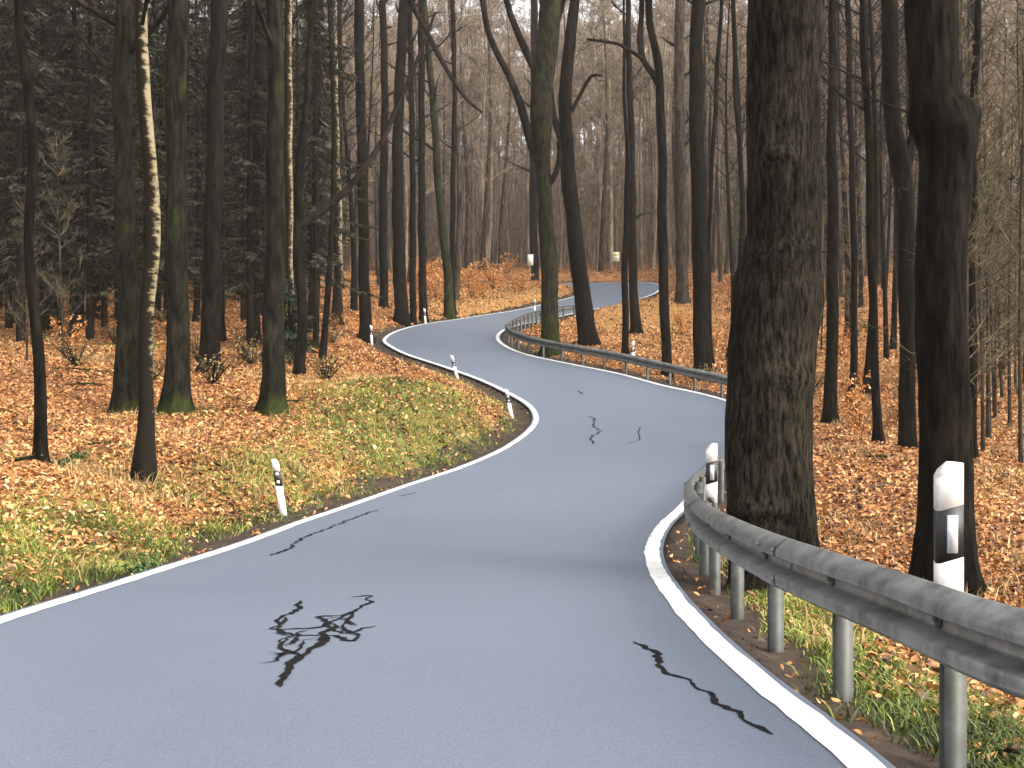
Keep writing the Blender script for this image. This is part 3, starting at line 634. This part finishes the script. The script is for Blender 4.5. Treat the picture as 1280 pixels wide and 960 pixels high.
px_tree('birch_tree', 0, [(421,403,13),(423,300,11),(420,200,10),(416,0,9)], 55, 'spotted birch trunk with dark shrub at its foot', barkm='birch', low=6)
px_tree('beech_tree', 0, [(457,422,17),(455,330,15),(453,200,14),(450,100,13),(448,0,12)], 51.5, 'dark trunk behind the marker post outside the left bend', low=5)
px_tree('beech_tree', 0, [(502,409,19),(499,320,17),(497,200,15),(500,100,14),(505,0,13)], 56, 'thick dark trunk at the outermost edge of the left bend', limbs=[[(505,-60,9),(514,0,8),(530,32,7),(545,62,7),(560,88,6),(575,112,5),(590,128,4),(602,137,3)]])
px_tree('beech_tree', 0, [(516,389,9),(516,250,8),(514,100,8),(512,0,7)], 63, 'thin trunk close behind the thick trunk at the left bend')
px_tree('beech_tree', 0, [(529,386,11),(527,250,10),(527,100,9),(526,0,8)], 64, 'slim trunk left of the upright far marker post')
px_tree('beech_tree', 0, [(562,396,13),(560,350,12),(554,290,11),(547,220,10),(544,160,10),(538,90,9),(530,0,8)], 60, 'curved olive grey trunk at the roadside right of the far marker post', barkm='bark_moss')
px_tree('beech_tree', 0, [(566,384,8),(566,250,7),(568,120,6),(566,0,6)], 70, 'very straight thin trunk beside the curved one')
px_tree('beech_tree', 0, [(480,372,12),(479,250,11),(481,120,10),(478,0,9)], 68, 'dark trunk between the two thick trunks left of the bend')
px_tree('beech_tree', 0, [(388,412,10),(392,300,9),(396,150,9),(402,0,8)], 52, 'thin trunk left of the spotted birch', low=8)
px_tree('beech_tree', 0, [(688,442,25),(687,380,23),(686,320,23),(682,260,20),(679,210,20),(677,160,27),(676,120,30),(684,60,30),(688,0,29)], 47.5, 'mossy green forked trunk right behind the curving guardrail', barkm='bark_moss', flare=1.3,
        limbs=[[(672,200,14),(660,165,12),(650,130,10),(636,95,9),(622,70,8),(610,40,8),(603,0,7)], [(672,95,10),(660,70,10),(648,45,9),(638,20,8),(632,0,8)], [(680,236,8),(690,226,8),(697,210,7),(699,190,6),(698,180,5)]], L0=5)
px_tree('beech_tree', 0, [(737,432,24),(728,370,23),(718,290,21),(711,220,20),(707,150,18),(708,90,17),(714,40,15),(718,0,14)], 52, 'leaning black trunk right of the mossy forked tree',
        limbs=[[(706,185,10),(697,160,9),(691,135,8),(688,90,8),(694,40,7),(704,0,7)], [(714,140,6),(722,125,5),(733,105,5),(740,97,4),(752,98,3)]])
px_tree('beech_tree', 0, [(782,442,9),(781,350,9),(782,300,8),(785,220,8),(782,145,5)], 47, 'thin dark stem crossing the far guardrail', crown=6)
px_tree('beech_tree', 0, [(795,419,14),(791,340,12),(790,260,11),(789,160,9),(786,80,8),(785,0,7)], 62, 'slim trunk with flared foot on the far right bank', limbs=[[(785,290,4),(795,272,4),(808,265,3),(818,262,3)]], flare=1.6)
px_tree('beech_tree', 0, [(834,476,14),(831,400,13),(828,300,13),(828,200,12),(826,140,12),(822,80,11),(813,30,10),(811,0,10)], 42.5, 'dark forked tree with side branch reaching left over the far road',
        limbs=[[(826,110,9),(815,90,8),(804,72,8),(801,45,8),(803,20,7),(804,0,7)], [(804,74,5),(790,66,5),(772,57,4),(755,55,4),(733,53,3)]])
px_tree('beech_tree', 0, [(853,377,17),(851,250,15),(849,120,14),(850,0,13)], 74, 'greyer straight trunk behind the pair right of the far bend', barkm='bark_far')
px_tree('beech_tree', 0, [(878,480,23),(876,380,21),(874,260,21),(870,130,19),(872,0,17)], 42.5, 'stout black trunk behind the rail left of the thick tree')
px_tree('beech_tree', 0, [(889,462,7),(886,350,6),(888,250,6),(895,120,6),(902,0,5)], 46, 'thin stem tight against the stout black trunk', crown=5)
px_tree('beech_tree', 0, [(912,430,8),(926,330,8),(928,240,7),(920,120,7),(917,0,6)], 48, 'wavy thin stem half hidden at the left side of the thick tree', crown=5)
big = px_tree('oak_tree', 0, [(968,745,108),(966,690,105),(964,600,106),(964,520,107),(967,430,108),(971,370,108),(976,330,94),(980,250,90),(980,150,89),(981,60,91),(981,0,93)], 10.5,
        'very thick knotted old trunk standing right behind the near guardrail', barkm='bark_old', flare=1.08, H=18, crown=8, kside=64, rough=0.009, L0=5,
        knots=[(0.15, 3.0, 0.16, 0.10), (1.3, 3.12, 0.09, 0.2), (1.7, 3.25, 0.07, 0.16), (1.2, 4.15, 0.08, 0.16), (1.0, 0.72, 0.12, 0.22), (1.1, 0.68, 0.05, -0.24), (2.2, 2.0, 0.12, 0.07), (2.9, 2.9, 0.3, 0.05), (0.6, 2.2, 0.25, 0.05), (1.6, 2.05, 0.06, 0.08)], fine=True)
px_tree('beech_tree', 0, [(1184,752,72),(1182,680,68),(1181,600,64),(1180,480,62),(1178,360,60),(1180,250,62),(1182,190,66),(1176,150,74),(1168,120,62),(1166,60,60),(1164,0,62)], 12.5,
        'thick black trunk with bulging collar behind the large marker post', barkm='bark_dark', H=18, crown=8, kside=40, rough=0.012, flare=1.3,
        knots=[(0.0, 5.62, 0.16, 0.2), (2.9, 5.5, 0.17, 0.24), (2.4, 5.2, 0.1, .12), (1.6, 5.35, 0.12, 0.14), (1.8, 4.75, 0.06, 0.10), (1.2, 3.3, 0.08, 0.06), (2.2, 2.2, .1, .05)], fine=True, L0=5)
px_tree('beech_tree', 0, [(1136,568,22),(1134,450,21),(1133,330,22),(1130,250,24),(1126,210,26),(1117,150,22),(1112,80,22),(1112,0,21)], 26, 'dark forked trunk close left of the collared black trunk',
        limbs=[[(1128,225,15),(1140,185,13),(1146,150,12),(1150,110,11),(1152,60,10),(1154,0,10)]])
px_tree('beech_tree', 0, [(1097,547,12),(1094,450,11),(1089,330,11),(1087,220,10),(1083,100,10),(1078,0,9)], 25, 'thin dark trunk between the thick tree and the forked trunk', low=5)
px_tree('beech_tree', 0, [(1038,527,18),(1040,420,16),(1041,300,15),(1040,150,13),(1042,0,12)], 32, 'dark trunk emerging at the right side of the thick tree', low=7)
px_tree('beech_tree', 0, [(1217,560,12),(1216,450,11),(1214,300,11),(1217,150,10),(1222,0,9)], 24, 'thin dark stem just right of the collared black trunk', low=12)
px_tree('beech_tree', 0, [(1066,505,10),(1068,380,9),(1066,250,9),(1062,100,8),(1060,0,8)], 38, 'slender trunk right of the stem beside the thick tree', low=6)
px_tree('beech_tree', 0, [(669,362,12),(667,300,11),(667,240,11),(668,100,10),(668,0,9)], 98, 'dark far trunk beside the left pale sign', flare=1.5)

# ------------------------------------------------------------------ wood behind: variants copied as individuals
def bare_variant(k, H, r, nb, z0f, tw, barkm, twm, L0=4.5, name='beech_tree', twigs=(12, 5)):
    t = empty(name, (0, 0, 0)); zz = np.linspace(-0.4, H, 16); ph = RNG.uniform(0, 6, 3)
    bend = RNG.uniform(0.1, 0.35)
    P = np.stack([bend*np.sin(zz*0.22+ph[0])+0.012*zz*RNG.uniform(-2, 2), bend*np.sin(zz*0.2+ph[1]), zz], 1); P[:, :2] -= P[0, :2]
    rad = r*np.clip(1-zz/H*0.85, 0.06, 1)*(1+0.4*np.exp(-np.maximum(zz, 0)/0.3)); rad[-1] = 0.02
    m_ = MB(); m_.tube(P, rad, 9, rough=0.03); m_.build('trunk', M[barkm], t)
    m_ = MB(); primaries(m_, P, rad, H*z0f, nb, L0, up=0.75, twigs=twigs, tw=tw); primaries(m_, P, rad, 1.5, 5, 1.5, up=0.3, twigs=(4, 3), wmul=0.3, tw=tw*0.8)
    m_.build('crown', M[twm], t); return t
def spruce_variant(H, r, col='needle', low=2.5, Lb=3.0, name='spruce_tree', dens=110, nb=120):
    t = empty(name, (0, 0, 0)); zz = np.linspace(-0.4, H, 12); P = np.stack([0*zz, 0*zz, zz], 1)
    rad = r*np.clip(1-zz/H, 0.05, 1); m_ = MB(); m_.tube(P, rad, 9, rough=0.03)
    # dead lower twigs belong to the stem
    n = 70; z = RNG.uniform(0.8, H*0.7, n); az = RNG.uniform(0, 6.28, n); l = RNG.uniform(0.5, 2.2, n)
    b = np.stack([0*z, 0*z, z], 1); e = b+np.stack([np.cos(az)*l, np.sin(az)*l, -0.25*l+RNG.normal(0, .15, n)], 1); m_.cones(b, e, np.full(n, 0.014)); 
    bb = np.repeat(b*.45+e*.55, 5, 0); m_.cones(bb, bb+np.repeat(e-b, 5, 0)*.3+RNG.normal(0, .22, (5*n, 3)), np.full(5*n, 0.006))
    m_.build('trunk', M['bark_spruce'], t)
    m_ = MB(); V_, T_, A_ = [], [], []
    for k in range(nb):
        z = low+(H-low)*((k+RNG.random())/nb)**0.95; L = Lb*(1-(z/H)**1.4)*RNG.uniform(0.6, 1.1)+0.25; az = RNG.uniform(0, 6.28)
        s = np.linspace(0, 1, 5); p = np.stack([np.cos(az)*s*L, np.sin(az)*s*L, z-0.35*L*s**1.5+0.12*L*s**4], 1)
        m_.tube(p, np.linspace(0.02, 0.005, 5), 3, cap=False); 
        if RNG.random() < 0.16: continue
        n = int(dens*min(1, L/1.5)); t_ = RNG.uniform(0.12, 1, n)*3.999; a = t_.astype(int); fr = (t_-a)[:, None]; q = p[a]*(1-fr)+p[a+1]*fr
        side_ = np.where(RNG.random(n) < .5, 1, -1); per = np.array([-math.sin(az), math.cos(az), 0])
        d = np.array([math.cos(az), math.sin(az), 0])*RNG.uniform(.3, .8, n)[:, None]+per*side_[:, None]*RNG.uniform(.3, 1, n)[:, None]; d[:, 2] = -RNG.uniform(0.1, 0.9, n)
        l = RNG.uniform(.15, .5, n)*(1.2-t_/5); e = q+d*l[:, None]; w_ = np.cross(d, RNG.normal(0, 1, (n, 3))); w_ /= np.linalg.norm(w_, axis=1)[:, None]; w_ *= 0.035
        V_.append(np.stack([q, (q+e)/2+w_, e, (q+e)/2-w_], 1).reshape(-1, 3)); A_.append(np.repeat(np.clip(RNG.normal(.45, .22, n), 0, 1), 4))
    V_ = np.vstack(V_); m2 = MB(); m2.add(V_, np.arange(len(V_)).reshape(-1, 4), None, np.concatenate(A_)); m2.build('foliage', M[col], t); m_.build('crown', M['twig_dark'], t)
    return t
def copy_thing(root, loc, rz, sc, label=None, group=None):
    r = root.copy(); COL.objects.link(r); r.location = loc; r.rotation_euler = (0, 0, rz); r.scale = (sc, sc, sc)
    if label: r['label'] = label
    if group: r['group'] = group
    for ch in root.children:
        c = ch.copy(); COL.objects.link(c); c.parent = r
    return r
used = set()
def put(root, x, y, sc, label, group, cat='tree'):
    z = GZ1(x, y)-0.03
    if root.name not in used:
        used.add(root.name); root.location = (x, y, z); root.rotation_euler = (0, 0, RNG.uniform(0, 6.28)); root.scale = (sc,)*3; tag(root, label, cat, group); return root
    t = copy_thing(root, (x, y, z), RNG.uniform(0, 6.28), sc, label, group); t['category'] = cat; return t

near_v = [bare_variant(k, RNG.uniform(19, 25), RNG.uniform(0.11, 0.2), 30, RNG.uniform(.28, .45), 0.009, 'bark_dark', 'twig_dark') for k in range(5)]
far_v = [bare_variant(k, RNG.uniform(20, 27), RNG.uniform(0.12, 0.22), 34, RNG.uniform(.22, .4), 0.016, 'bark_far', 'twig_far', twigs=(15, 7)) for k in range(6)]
young_v = [bare_variant(k, RNG.uniform(6, 11), RNG.uniform(0.035, 0.06), 34, .08, 0.007, 'bark_far', 'twig_young', L0=2.2, name='young_tree', twigs=(8, 5)) for k in range(4)]
spr = [spruce_variant(RNG.uniform(20, 25), RNG.uniform(.14, .2)) for k in range(3)]
fir = spruce_variant(3.2, 0.04, 'fir_green', 0.4, 1.2, 'small_fir', dens=80, nb=60)

placed = []
def free(x, y, dmin):
    for a, b in placed:
        if (a-x)**2+(b-y)**2 < dmin*dmin: return False
    return True
SEL = random.Random(11)
def scatter(vs_, n, pxr, Yr, dmin, label, group, sc=(0.85, 1.15), ok=lambda px, y: True, cat='tree', road_gap=1.6, tries=60):
    c = 0
    for _ in range(n*tries):
        if c >= n: break
        y = math.sqrt(SEL.uniform(Yr[0]**2, Yr[1]**2)); px = SEL.uniform(*pxr); x = (px-640)*y/F
        if not ok(px, y) or not free(x, y, dmin) or float(gsd(x, y)[0]) < road_gap: continue
        placed.append((x, y)); put(vs_[SEL.randrange(len(vs_))], x, y, SEL.uniform(*sc), label, group, cat); c += 1
    return c
for a, b, d in CTRL[:12]+CTRL[27:39]: placed.append(((a-640)*d/F, d))
inside = lambda px, y: not (470 < px < 600 and y < 66) and not (590 < px < 840 and y < 112) and not (px > 830 and px < 905 and y < 80)
c1 = scatter(spr, 52, (-60, 400), (38, 85), 2.2, 'dark spruce standing in the gloomy wood left of the road', 'dark spruces in the left wood', ok=inside)
c2 = scatter(near_v, 26, (-40, 470), (36, 75), 2.0, 'dark bare trunk deep in the wood left of the bend', 'bare trees in the left wood', ok=inside)
c3 = scatter(near_v, 26, (900, 1310), (30, 80), 2.2, 'dark bare trunk on the leafy slope right of the road', 'bare trees on the right slope', ok=inside)
c4 = scatter(young_v, 34, (1195, 1340), (20, 48), 1.2, 'young twiggy tree in the thicket at the right edge', 'young trees in the right thicket', ok=inside)
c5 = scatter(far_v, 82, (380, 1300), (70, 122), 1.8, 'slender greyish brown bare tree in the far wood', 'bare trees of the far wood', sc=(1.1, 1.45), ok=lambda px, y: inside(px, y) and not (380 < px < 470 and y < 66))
c6 = scatter(young_v, 22, (840, 1200), (45, 85), 2.0, 'young twiggy tree on the far right slope', 'young trees on the right slope', ok=inside)
c7 = scatter(young_v, 3, (-20, 120), (30, 42), 1.6, 'pale thin leafless sapling between the left trunks', 'young trees in the left wood', sc=(.5, 1.0), ok=lambda px, y: not (130 < px < 440 and y < 31))
print('placed', c1, c2, c3, c4, c5, c6)
placed.append((0, 0))
x = (372-640)*40/F; put(fir, x-0.1, 39.0, 1.0, 'small dark green fir beside the tall mound trunk', None)

# far-off wood that reads as one mass
def far_wood():
    base = []
    for k in range(5):
        H = RNG.uniform(20, 27); zz = np.linspace(0, H, 6); P = np.stack([0.4*np.sin(zz*.2+k), 0*zz, zz], 1); rad = RNG.uniform(.12, .2)*np.clip(1-zz/H*.85, .05, 1)
        m_ = MB(); m_.tube(P, rad, 5, cap=False); primaries(m_, P, rad, H*RNG.uniform(.12, .35), 28, 4.8, up=.8, twigs=(9, 4), kk=3, tw=0.026); base.append(m_)
    low_ = []
    for k in range(4):
        H = RNG.uniform(5, 10); zz = np.linspace(0, H, 5); P = np.stack([0.3*np.sin(zz*.4+k), 0*zz, zz], 1); rad = RNG.uniform(.04, .07)*np.clip(1-zz/H*.85, .05, 1)
        m_ = MB(); m_.tube(P, rad, 4, cap=False); primaries(m_, P, rad, .6, 20, 2.6, up=1.0, twigs=(8, 4), kk=3, tw=0.016); low_.append(m_)
    big_ = MB(); n = 0
    for _ in range(4000):
        if n >= 2000: break
        y = SEL.uniform(116, 300); x = SEL.uniform(-0.56, 0.56)*y
        n += 1; b = base[SEL.randrange(5)] if n % 2 else low_[SEL.randrange(4)]
        if n % 2 == 0: y = 114+(y-114)*.6; x *= .8
        a = SEL.uniform(0, 6.28); s = SEL.uniform(1.1, 1.55); z = GZ1(x, y)-0.2
        v = np.vstack(b.v); vv = np.stack([math.cos(a)*v[:, 0]-math.sin(a)*v[:, 1], math.sin(a)*v[:, 0]+math.cos(a)*v[:, 1], v[:, 2]], 1)*s+np.array([x, y, z])
        big_.add(vv, np.vstack(b.q), np.vstack(b.t) if b.t else None)
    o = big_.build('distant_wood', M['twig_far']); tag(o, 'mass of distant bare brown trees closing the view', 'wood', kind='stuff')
far_wood()

def far_spruces():
    src = spruce_variant(21, .17, low=1.5, dens=26, nb=80); parts = [(c.name, c.data) for c in src.children]
    fo, tr_ = MB(), MB(); n = 0
    def arr(me):
        v = np.zeros(len(me.vertices)*3, np.float32); me.vertices.foreach_get('co', v); return v.reshape(-1, 3)
    fm = [c.data for c in src.children if c.name.startswith('foliage')][0]; tm = [c.data for c in src.children if c.name.startswith('trunk')][0]
    fv = arr(fm); fq = np.arange(len(fv)).reshape(-1, 4); tv = arr(tm); tq = np.array([p.vertices[:] for p in tm.polygons if len(p.vertices) == 4]); tt = np.array([p.vertices[:] for p in tm.polygons if len(p.vertices) == 3])
    ra = np.repeat(np.clip(RNG.normal(.45, .2, len(fq)), 0, 1), 4)
    for c in list(src.children): bpy.data.objects.remove(c)
    bpy.data.objects.remove(src)
    for k in range(190):
        y = SEL.uniform(84, 150); x = (SEL.uniform(-90, 395)-640)*y/F; a = SEL.uniform(0, 6.28); s = SEL.uniform(1.1, 1.5); z = GZ1(x, y)-.2
        def tf(v): return np.stack([math.cos(a)*v[:, 0]-math.sin(a)*v[:, 1], math.sin(a)*v[:, 0]+math.cos(a)*v[:, 1], v[:, 2]], 1)*s+np.array([x, y, z])
        fo.add(tf(fv), fq, None, ra); tr_.add(tf(tv), tq, tt)
    t = fo.build('distant_spruces', M['needle']); tag(t, 'mass of dark spruces closing the wood on the left', 'wood', kind='stuff')
    o = tr_.build('stems', M['bark_spruce'], t); tag(o, kind='stuff')
far_spruces()

# ------------------------------------------------------------------ undergrowth: leafy beech saplings, shrubs, logs
def sapling(H, nl, lm, stemm, name, spreadr=0.9, ls=0.05, nst=5):
    t = empty(name, (0, 0, 0)); m_ = MB(); ends = []
    for k in range(nst):
        az = RNG.uniform(0, 6.28); l = RNG.uniform(.25, 1)*spreadr; s = np.linspace(0, 1, 5); h = H*RNG.uniform(.6, 1)
        p = np.stack([np.cos(az)*l*s**1.3, np.sin(az)*l*s**1.3, h*s-0.05], 1); m_.tube(p, np.linspace(.014, .004, 5), 4, cap=False)
        n = 14; t_ = RNG.uniform(.2, 1, n)*3.999; a = t_.astype(int); fr = (t_-a)[:, None]; q = p[a]*(1-fr)+p[a+1]*fr
        d = RNG.normal(0, 1, (n, 3))*np.array([1, 1, .35]); d /= np.linalg.norm(d, axis=1)[:, None]; e = q+d*RNG.uniform(.2, .55, n)[:, None]*H*.45; m_.cones(q, e, np.full(n, .005)); ends.append((q, e))
    m_.build('stem', M[stemm], t)
    Q = np.vstack([a for a, b in ends]); E = np.vstack([b for a, b in ends]); i_ = RNG.integers(0, len(Q), nl); f = RNG.uniform(.3, 1.05, (nl, 1)); c = Q[i_]*(1-f)+E[i_]*f+RNG.normal(0, .03, (nl, 3))
    V_, Qd, A_ = leafcards(c, RNG.uniform(.6, 1.3, nl)*ls, flat=.5); m2 = MB(); m2.add(V_, Qd, None, A_); m2.build('foliage', M[lm], t); return t
def leafcards(c, size, flat=1.0, tilt=0.5):
    n = len(c); az = RNG.uniform(0, 6.28, n); nrm = np.stack([RNG.normal(0, tilt, n), RNG.normal(0, tilt, n), np.full(n, flat)], 1); nrm /= np.linalg.norm(nrm, axis=1)[:, None]
    ref = np.stack([np.cos(az), np.sin(az), 0*az], 1); u = np.cross(nrm, ref); u /= np.linalg.norm(u, axis=1)[:, None]; v = np.cross(nrm, u); s = size[:, None]
    cur = nrm*s*RNG.uniform(-.3, .5, (n, 1))
    P = np.stack([c-u*s, c-u*s*.25+v*s*.52+cur, c+u*s*.45+v*s*.42+cur, c+u*s*1.05, c+u*s*.4-v*s*.45+cur, c-u*s*.25-v*s*.5+cur], 1).reshape(-1, 3)
    b = np.arange(n)[:, None]*6; Qd = np.concatenate([b+np.array([[0, 1, 2, 3]]), b+np.array([[0, 3, 4, 5]])], 0)
    return P, Qd, np.repeat(RNG.beta(.85, .95, n), 6)
sap = [sapling(RNG.uniform(1.2, 2.0), 420, 'beech_leaf', 'twig_dark', 'beech_sapling') for _ in range(3)]
scatter(sap, 34, (510, 660), (80, 112), .9, 'orange leaved beech sapling left of the far road', 'orange saplings by the far bend', sc=(.9, 1.7), cat='sapling', road_gap=1.0)
scatter(sap, 28, (1020, 1290), (28, 65), 1.5, 'orange leaved beech sapling under the right hand trees', 'orange saplings on the right slope', sc=(.6, 1.2), cat='sapling', road_gap=1.5)
scatter(sap, 18, (840, 1030), (48, 95), 1.5, 'orange leaved beech sapling on the far right bank', 'orange saplings on the far right bank', sc=(.6, 1.3), cat='sapling', road_gap=1.5)
scatter(sap, 8, (20, 300), (32, 55), 1.5, 'low leafy beech sapling among the left trunks', 'leafy saplings in the left wood', sc=(.6, 1.1), cat='sapling', road_gap=1.5)
weed = sapling(0.32, 260, 'weed', 'twig_dark', 'weed_clump', .3, .035, 9)
for (px, Y, s, lab) in ((70, 17, 1.0, 'dark green weed clump at the foot of the leftmost thin tree'), (178, 11.2, .7, 'bright green weed clump on the bank near the left edge line'), (100, 18.5, .7, 'small weed clump right of the leftmost thin tree')):
    x = (px-640)*Y/F; put(weed, x, Y, s, lab, None, 'weed')
shr = sapling(0.9, 260, 'beech_leaf', 'twig_dark', 'shrub', .6, .03, 14)
x = (417-640)*53/F; put(shr, x, 53, 1.1, 'dark twiggy shrub at the foot of the spotted birch', None, 'shrub')
bram = sapling(0.8, 300, 'dry_grass', 'twig_dark', 'bramble', .7, .03, 20)
scatter([bram], 26, (-40, 420), (30, 60), 1.2, 'low straw brown bramble patch deep in the left wood', 'brambles in the left wood', sc=(.7, 1.5), cat='shrub', road_gap=2.0)
scatter([bram], 26, (860, 1300), (26, 70), 1.2, 'low straw brown bramble patch on the right slope', 'brambles on the right slope', sc=(.6, 1.4), cat='shrub', road_gap=1.5)

br = []
for k in range(3):
    t = empty('fallen_branch', (0, 0, 0)); m_ = MB(); L = RNG.uniform(1.0, 2.0); u = np.linspace(0, 1, 8); P = np.stack([u*L-L/2, 0.12*np.sin(u*5+k), 0.03+0.05*np.sin(u*4+k)], 1)
    m_.tube(P, np.linspace(.03, .008, 8), 6, rough=.05); m_.build('stick', M['bark_grey'], t)
    m_ = MB(); a = RNG.integers(2, 8, 9); e = P[a]+RNG.normal(0, .18, (9, 3))*np.array([1, 1.4, .5])+np.array([.15, 0, .06]); m_.cones(P[a], e, np.full(9, .008)); m_.build('twigs', M['twig_dark'], t); br.append(t)
scatter(br, 22, (-30, 430), (13, 42), 1.0, 'broken bare branch lying in the leaves of the left wood', 'fallen branches in the left wood', sc=(.5, 1.4), cat='branch', road_gap=1.5)
scatter(br, 16, (1030, 1300), (9, 40), .8, 'broken bare branch lying in the leaves of the right slope', 'fallen branches on the right slope', sc=(.5, 1.3), cat='branch', road_gap=1.0)

# ------------------------------------------------------------------ leaf litter, grass
def pick(n, Ymin, Ymax, pw, extra=80):
    u = RNG.random(n); y = (Ymin**pw+u*(Ymax**pw-Ymin**pw))**(1/pw); px = RNG.uniform(-extra, 1280+extra, n); return (px-640)*y/F, y
xx, yy = pick(380000, 5.0, 62, 0.85); s_ = gsd(xx, yy); g_ = ggr(xx, yy)
keep = (s_ > 0.1) & (RNG.random(len(xx)) < smooth(.5, 1.15, s_+.3*vnoise(xx*3, yy*3)-.15)*.95+.04*(1-.93*np.clip(g_*1.8, 0, 1))*(0.45+0.9*vnoise(xx*1.1, yy*1.1)))
xx, yy = xx[keep], yy[keep]; zz = gz(xx, yy)
c = np.stack([xx, yy, zz+RNG.uniform(.0, .05, len(xx))], 1)
V_, Qd, A_ = leafcards(c, RNG.uniform(.015, .036, len(xx))*(1+yy/45)*RNG.choice([.7, 1, 1.5], len(xx), p=[.4, .45, .15]), tilt=.65)
tone = np.repeat(vnoise(xx*.5+40, yy*.5), 6); A_ = np.clip(A_*.8+tone*.3-.06, 0, 1)
m_ = MB(); m_.add(V_, Qd, None, A_); tag(m_.build('leaf_litter', M['litter'], smooth_=False), 'fallen orange and brown leaves strewn over the forest floor', 'leaf litter', kind='stuff')
xx, yy = pick(90000, 60, 125, 1.3, 40); k = gsd(xx, yy) > .5; xx, yy = xx[k], yy[k]; c = np.stack([xx, yy, gz(xx, yy)+RNG.uniform(0, .12, len(xx))], 1)
V_, Qd, A_ = leafcards(c, RNG.uniform(.05, .11, len(xx)), tilt=.8); m_ = MB(); m_.add(V_, Qd, None, A_*.9); tag(m_.build('leaf_litter', M['litter'], smooth_=False), 'orange fallen leaves on the far slopes', 'leaf litter', kind='stuff')
# a few leaves blown on to the asphalt edges
def blades(xx, yy, h, wd, lean, matn, name, label, tone=None):
    n = len(xx); zz = gz(xx, yy)-0.01; az = RNG.uniform(0, 6.28, n); l = RNG.normal(0, lean, (n, 2))*h[:, None]
    b = np.stack([xx, yy, zz], 1); wv = np.stack([np.cos(az), np.sin(az), 0*az], 1)*wd[:, None]
    mid = b+np.column_stack([l*.35, h*.6]); tip = b+np.column_stack([l, h*RNG.uniform(.75, 1, n)])
    V_ = np.stack([b-wv, b+wv, mid+wv*.7, mid-wv*.7, tip], 1).reshape(-1, 3); i5 = np.arange(n)[:, None]*5
    a = np.clip(RNG.normal(.5, .2, n)+(0 if tone is None else tone), 0, 1)
    m_ = MB(); m_.add(V_, i5+np.array([[0, 1, 2, 3]]), i5+np.array([[3, 2, 4]]), np.repeat(a, 5)); tag(m_.build(name, M[matn], smooth_=False), label, 'grass', kind='stuff')
xx, yy = pick(620000, 4.6, 42, 0.8); g_ = ggr(xx, yy); k = (gsd(xx, yy) > .08) & (RNG.random(len(xx)) < np.clip((g_-.1)*1.5, 0, 1)*(vnoise(xx*2.2, yy*2.2) > .28)); xx, yy = xx[k], yy[k]
blades(xx, yy, RNG.uniform(.03, .11, len(xx))*(0.8+.7*vnoise(xx*1.3, yy*1.3)), RNG.uniform(.003, .006, len(xx))*(1+yy/25), .7, 'grass', 'grass', 'green grass and moss on the mound and verges', tone=(vnoise(xx*1.7, yy*1.7)-.5)*.9-.04)
xx, yy = pick(60000, 5, 45, 0.9); k = (gsd(xx, yy) > .6) & (vnoise(xx*.9+9, yy*.9) > .66); xx, yy = xx[k], yy[k]
blades(xx, yy, RNG.uniform(.08, .3, len(xx)), RNG.uniform(.003, .006, len(xx))*(1+yy/25), .6, 'dry_grass', 'dry_grass', 'straw coloured dry grass tufts among the fallen leaves')
print('objects', len(bpy.data.objects))

# ------------------------------------------------------------------ thin damp air between the trees
def haze(x0, x1, y0, y1, z0, z1, dens):
    m = bpy.data.materials.new('haze_air'); m.use_nodes = True; n = m.node_tree; n.nodes.clear()
    out = n.nodes.new('ShaderNodeOutputMaterial'); v = n.nodes.new('ShaderNodeVolumePrincipled')
    v.inputs['Density'].default_value = dens; v.inputs['Color'].default_value = (0.92, 0.84, 0.76, 1); v.inputs['Anisotropy'].default_value = 0.2
    n.links.new(v.outputs[0], out.inputs['Volume'])
    mb = MB(); mb.box(((x0+x1)/2, (y0+y1)/2, (z0+z1)/2), (x1-x0, y1-y0, z1-z0)); o = mb.build('haze', m, None, False)
    tag(o, 'thin pale haze between the far trees', 'haze', kind='stuff')
haze(-960, 960, -360, 960, -12, 95, 0.00045)
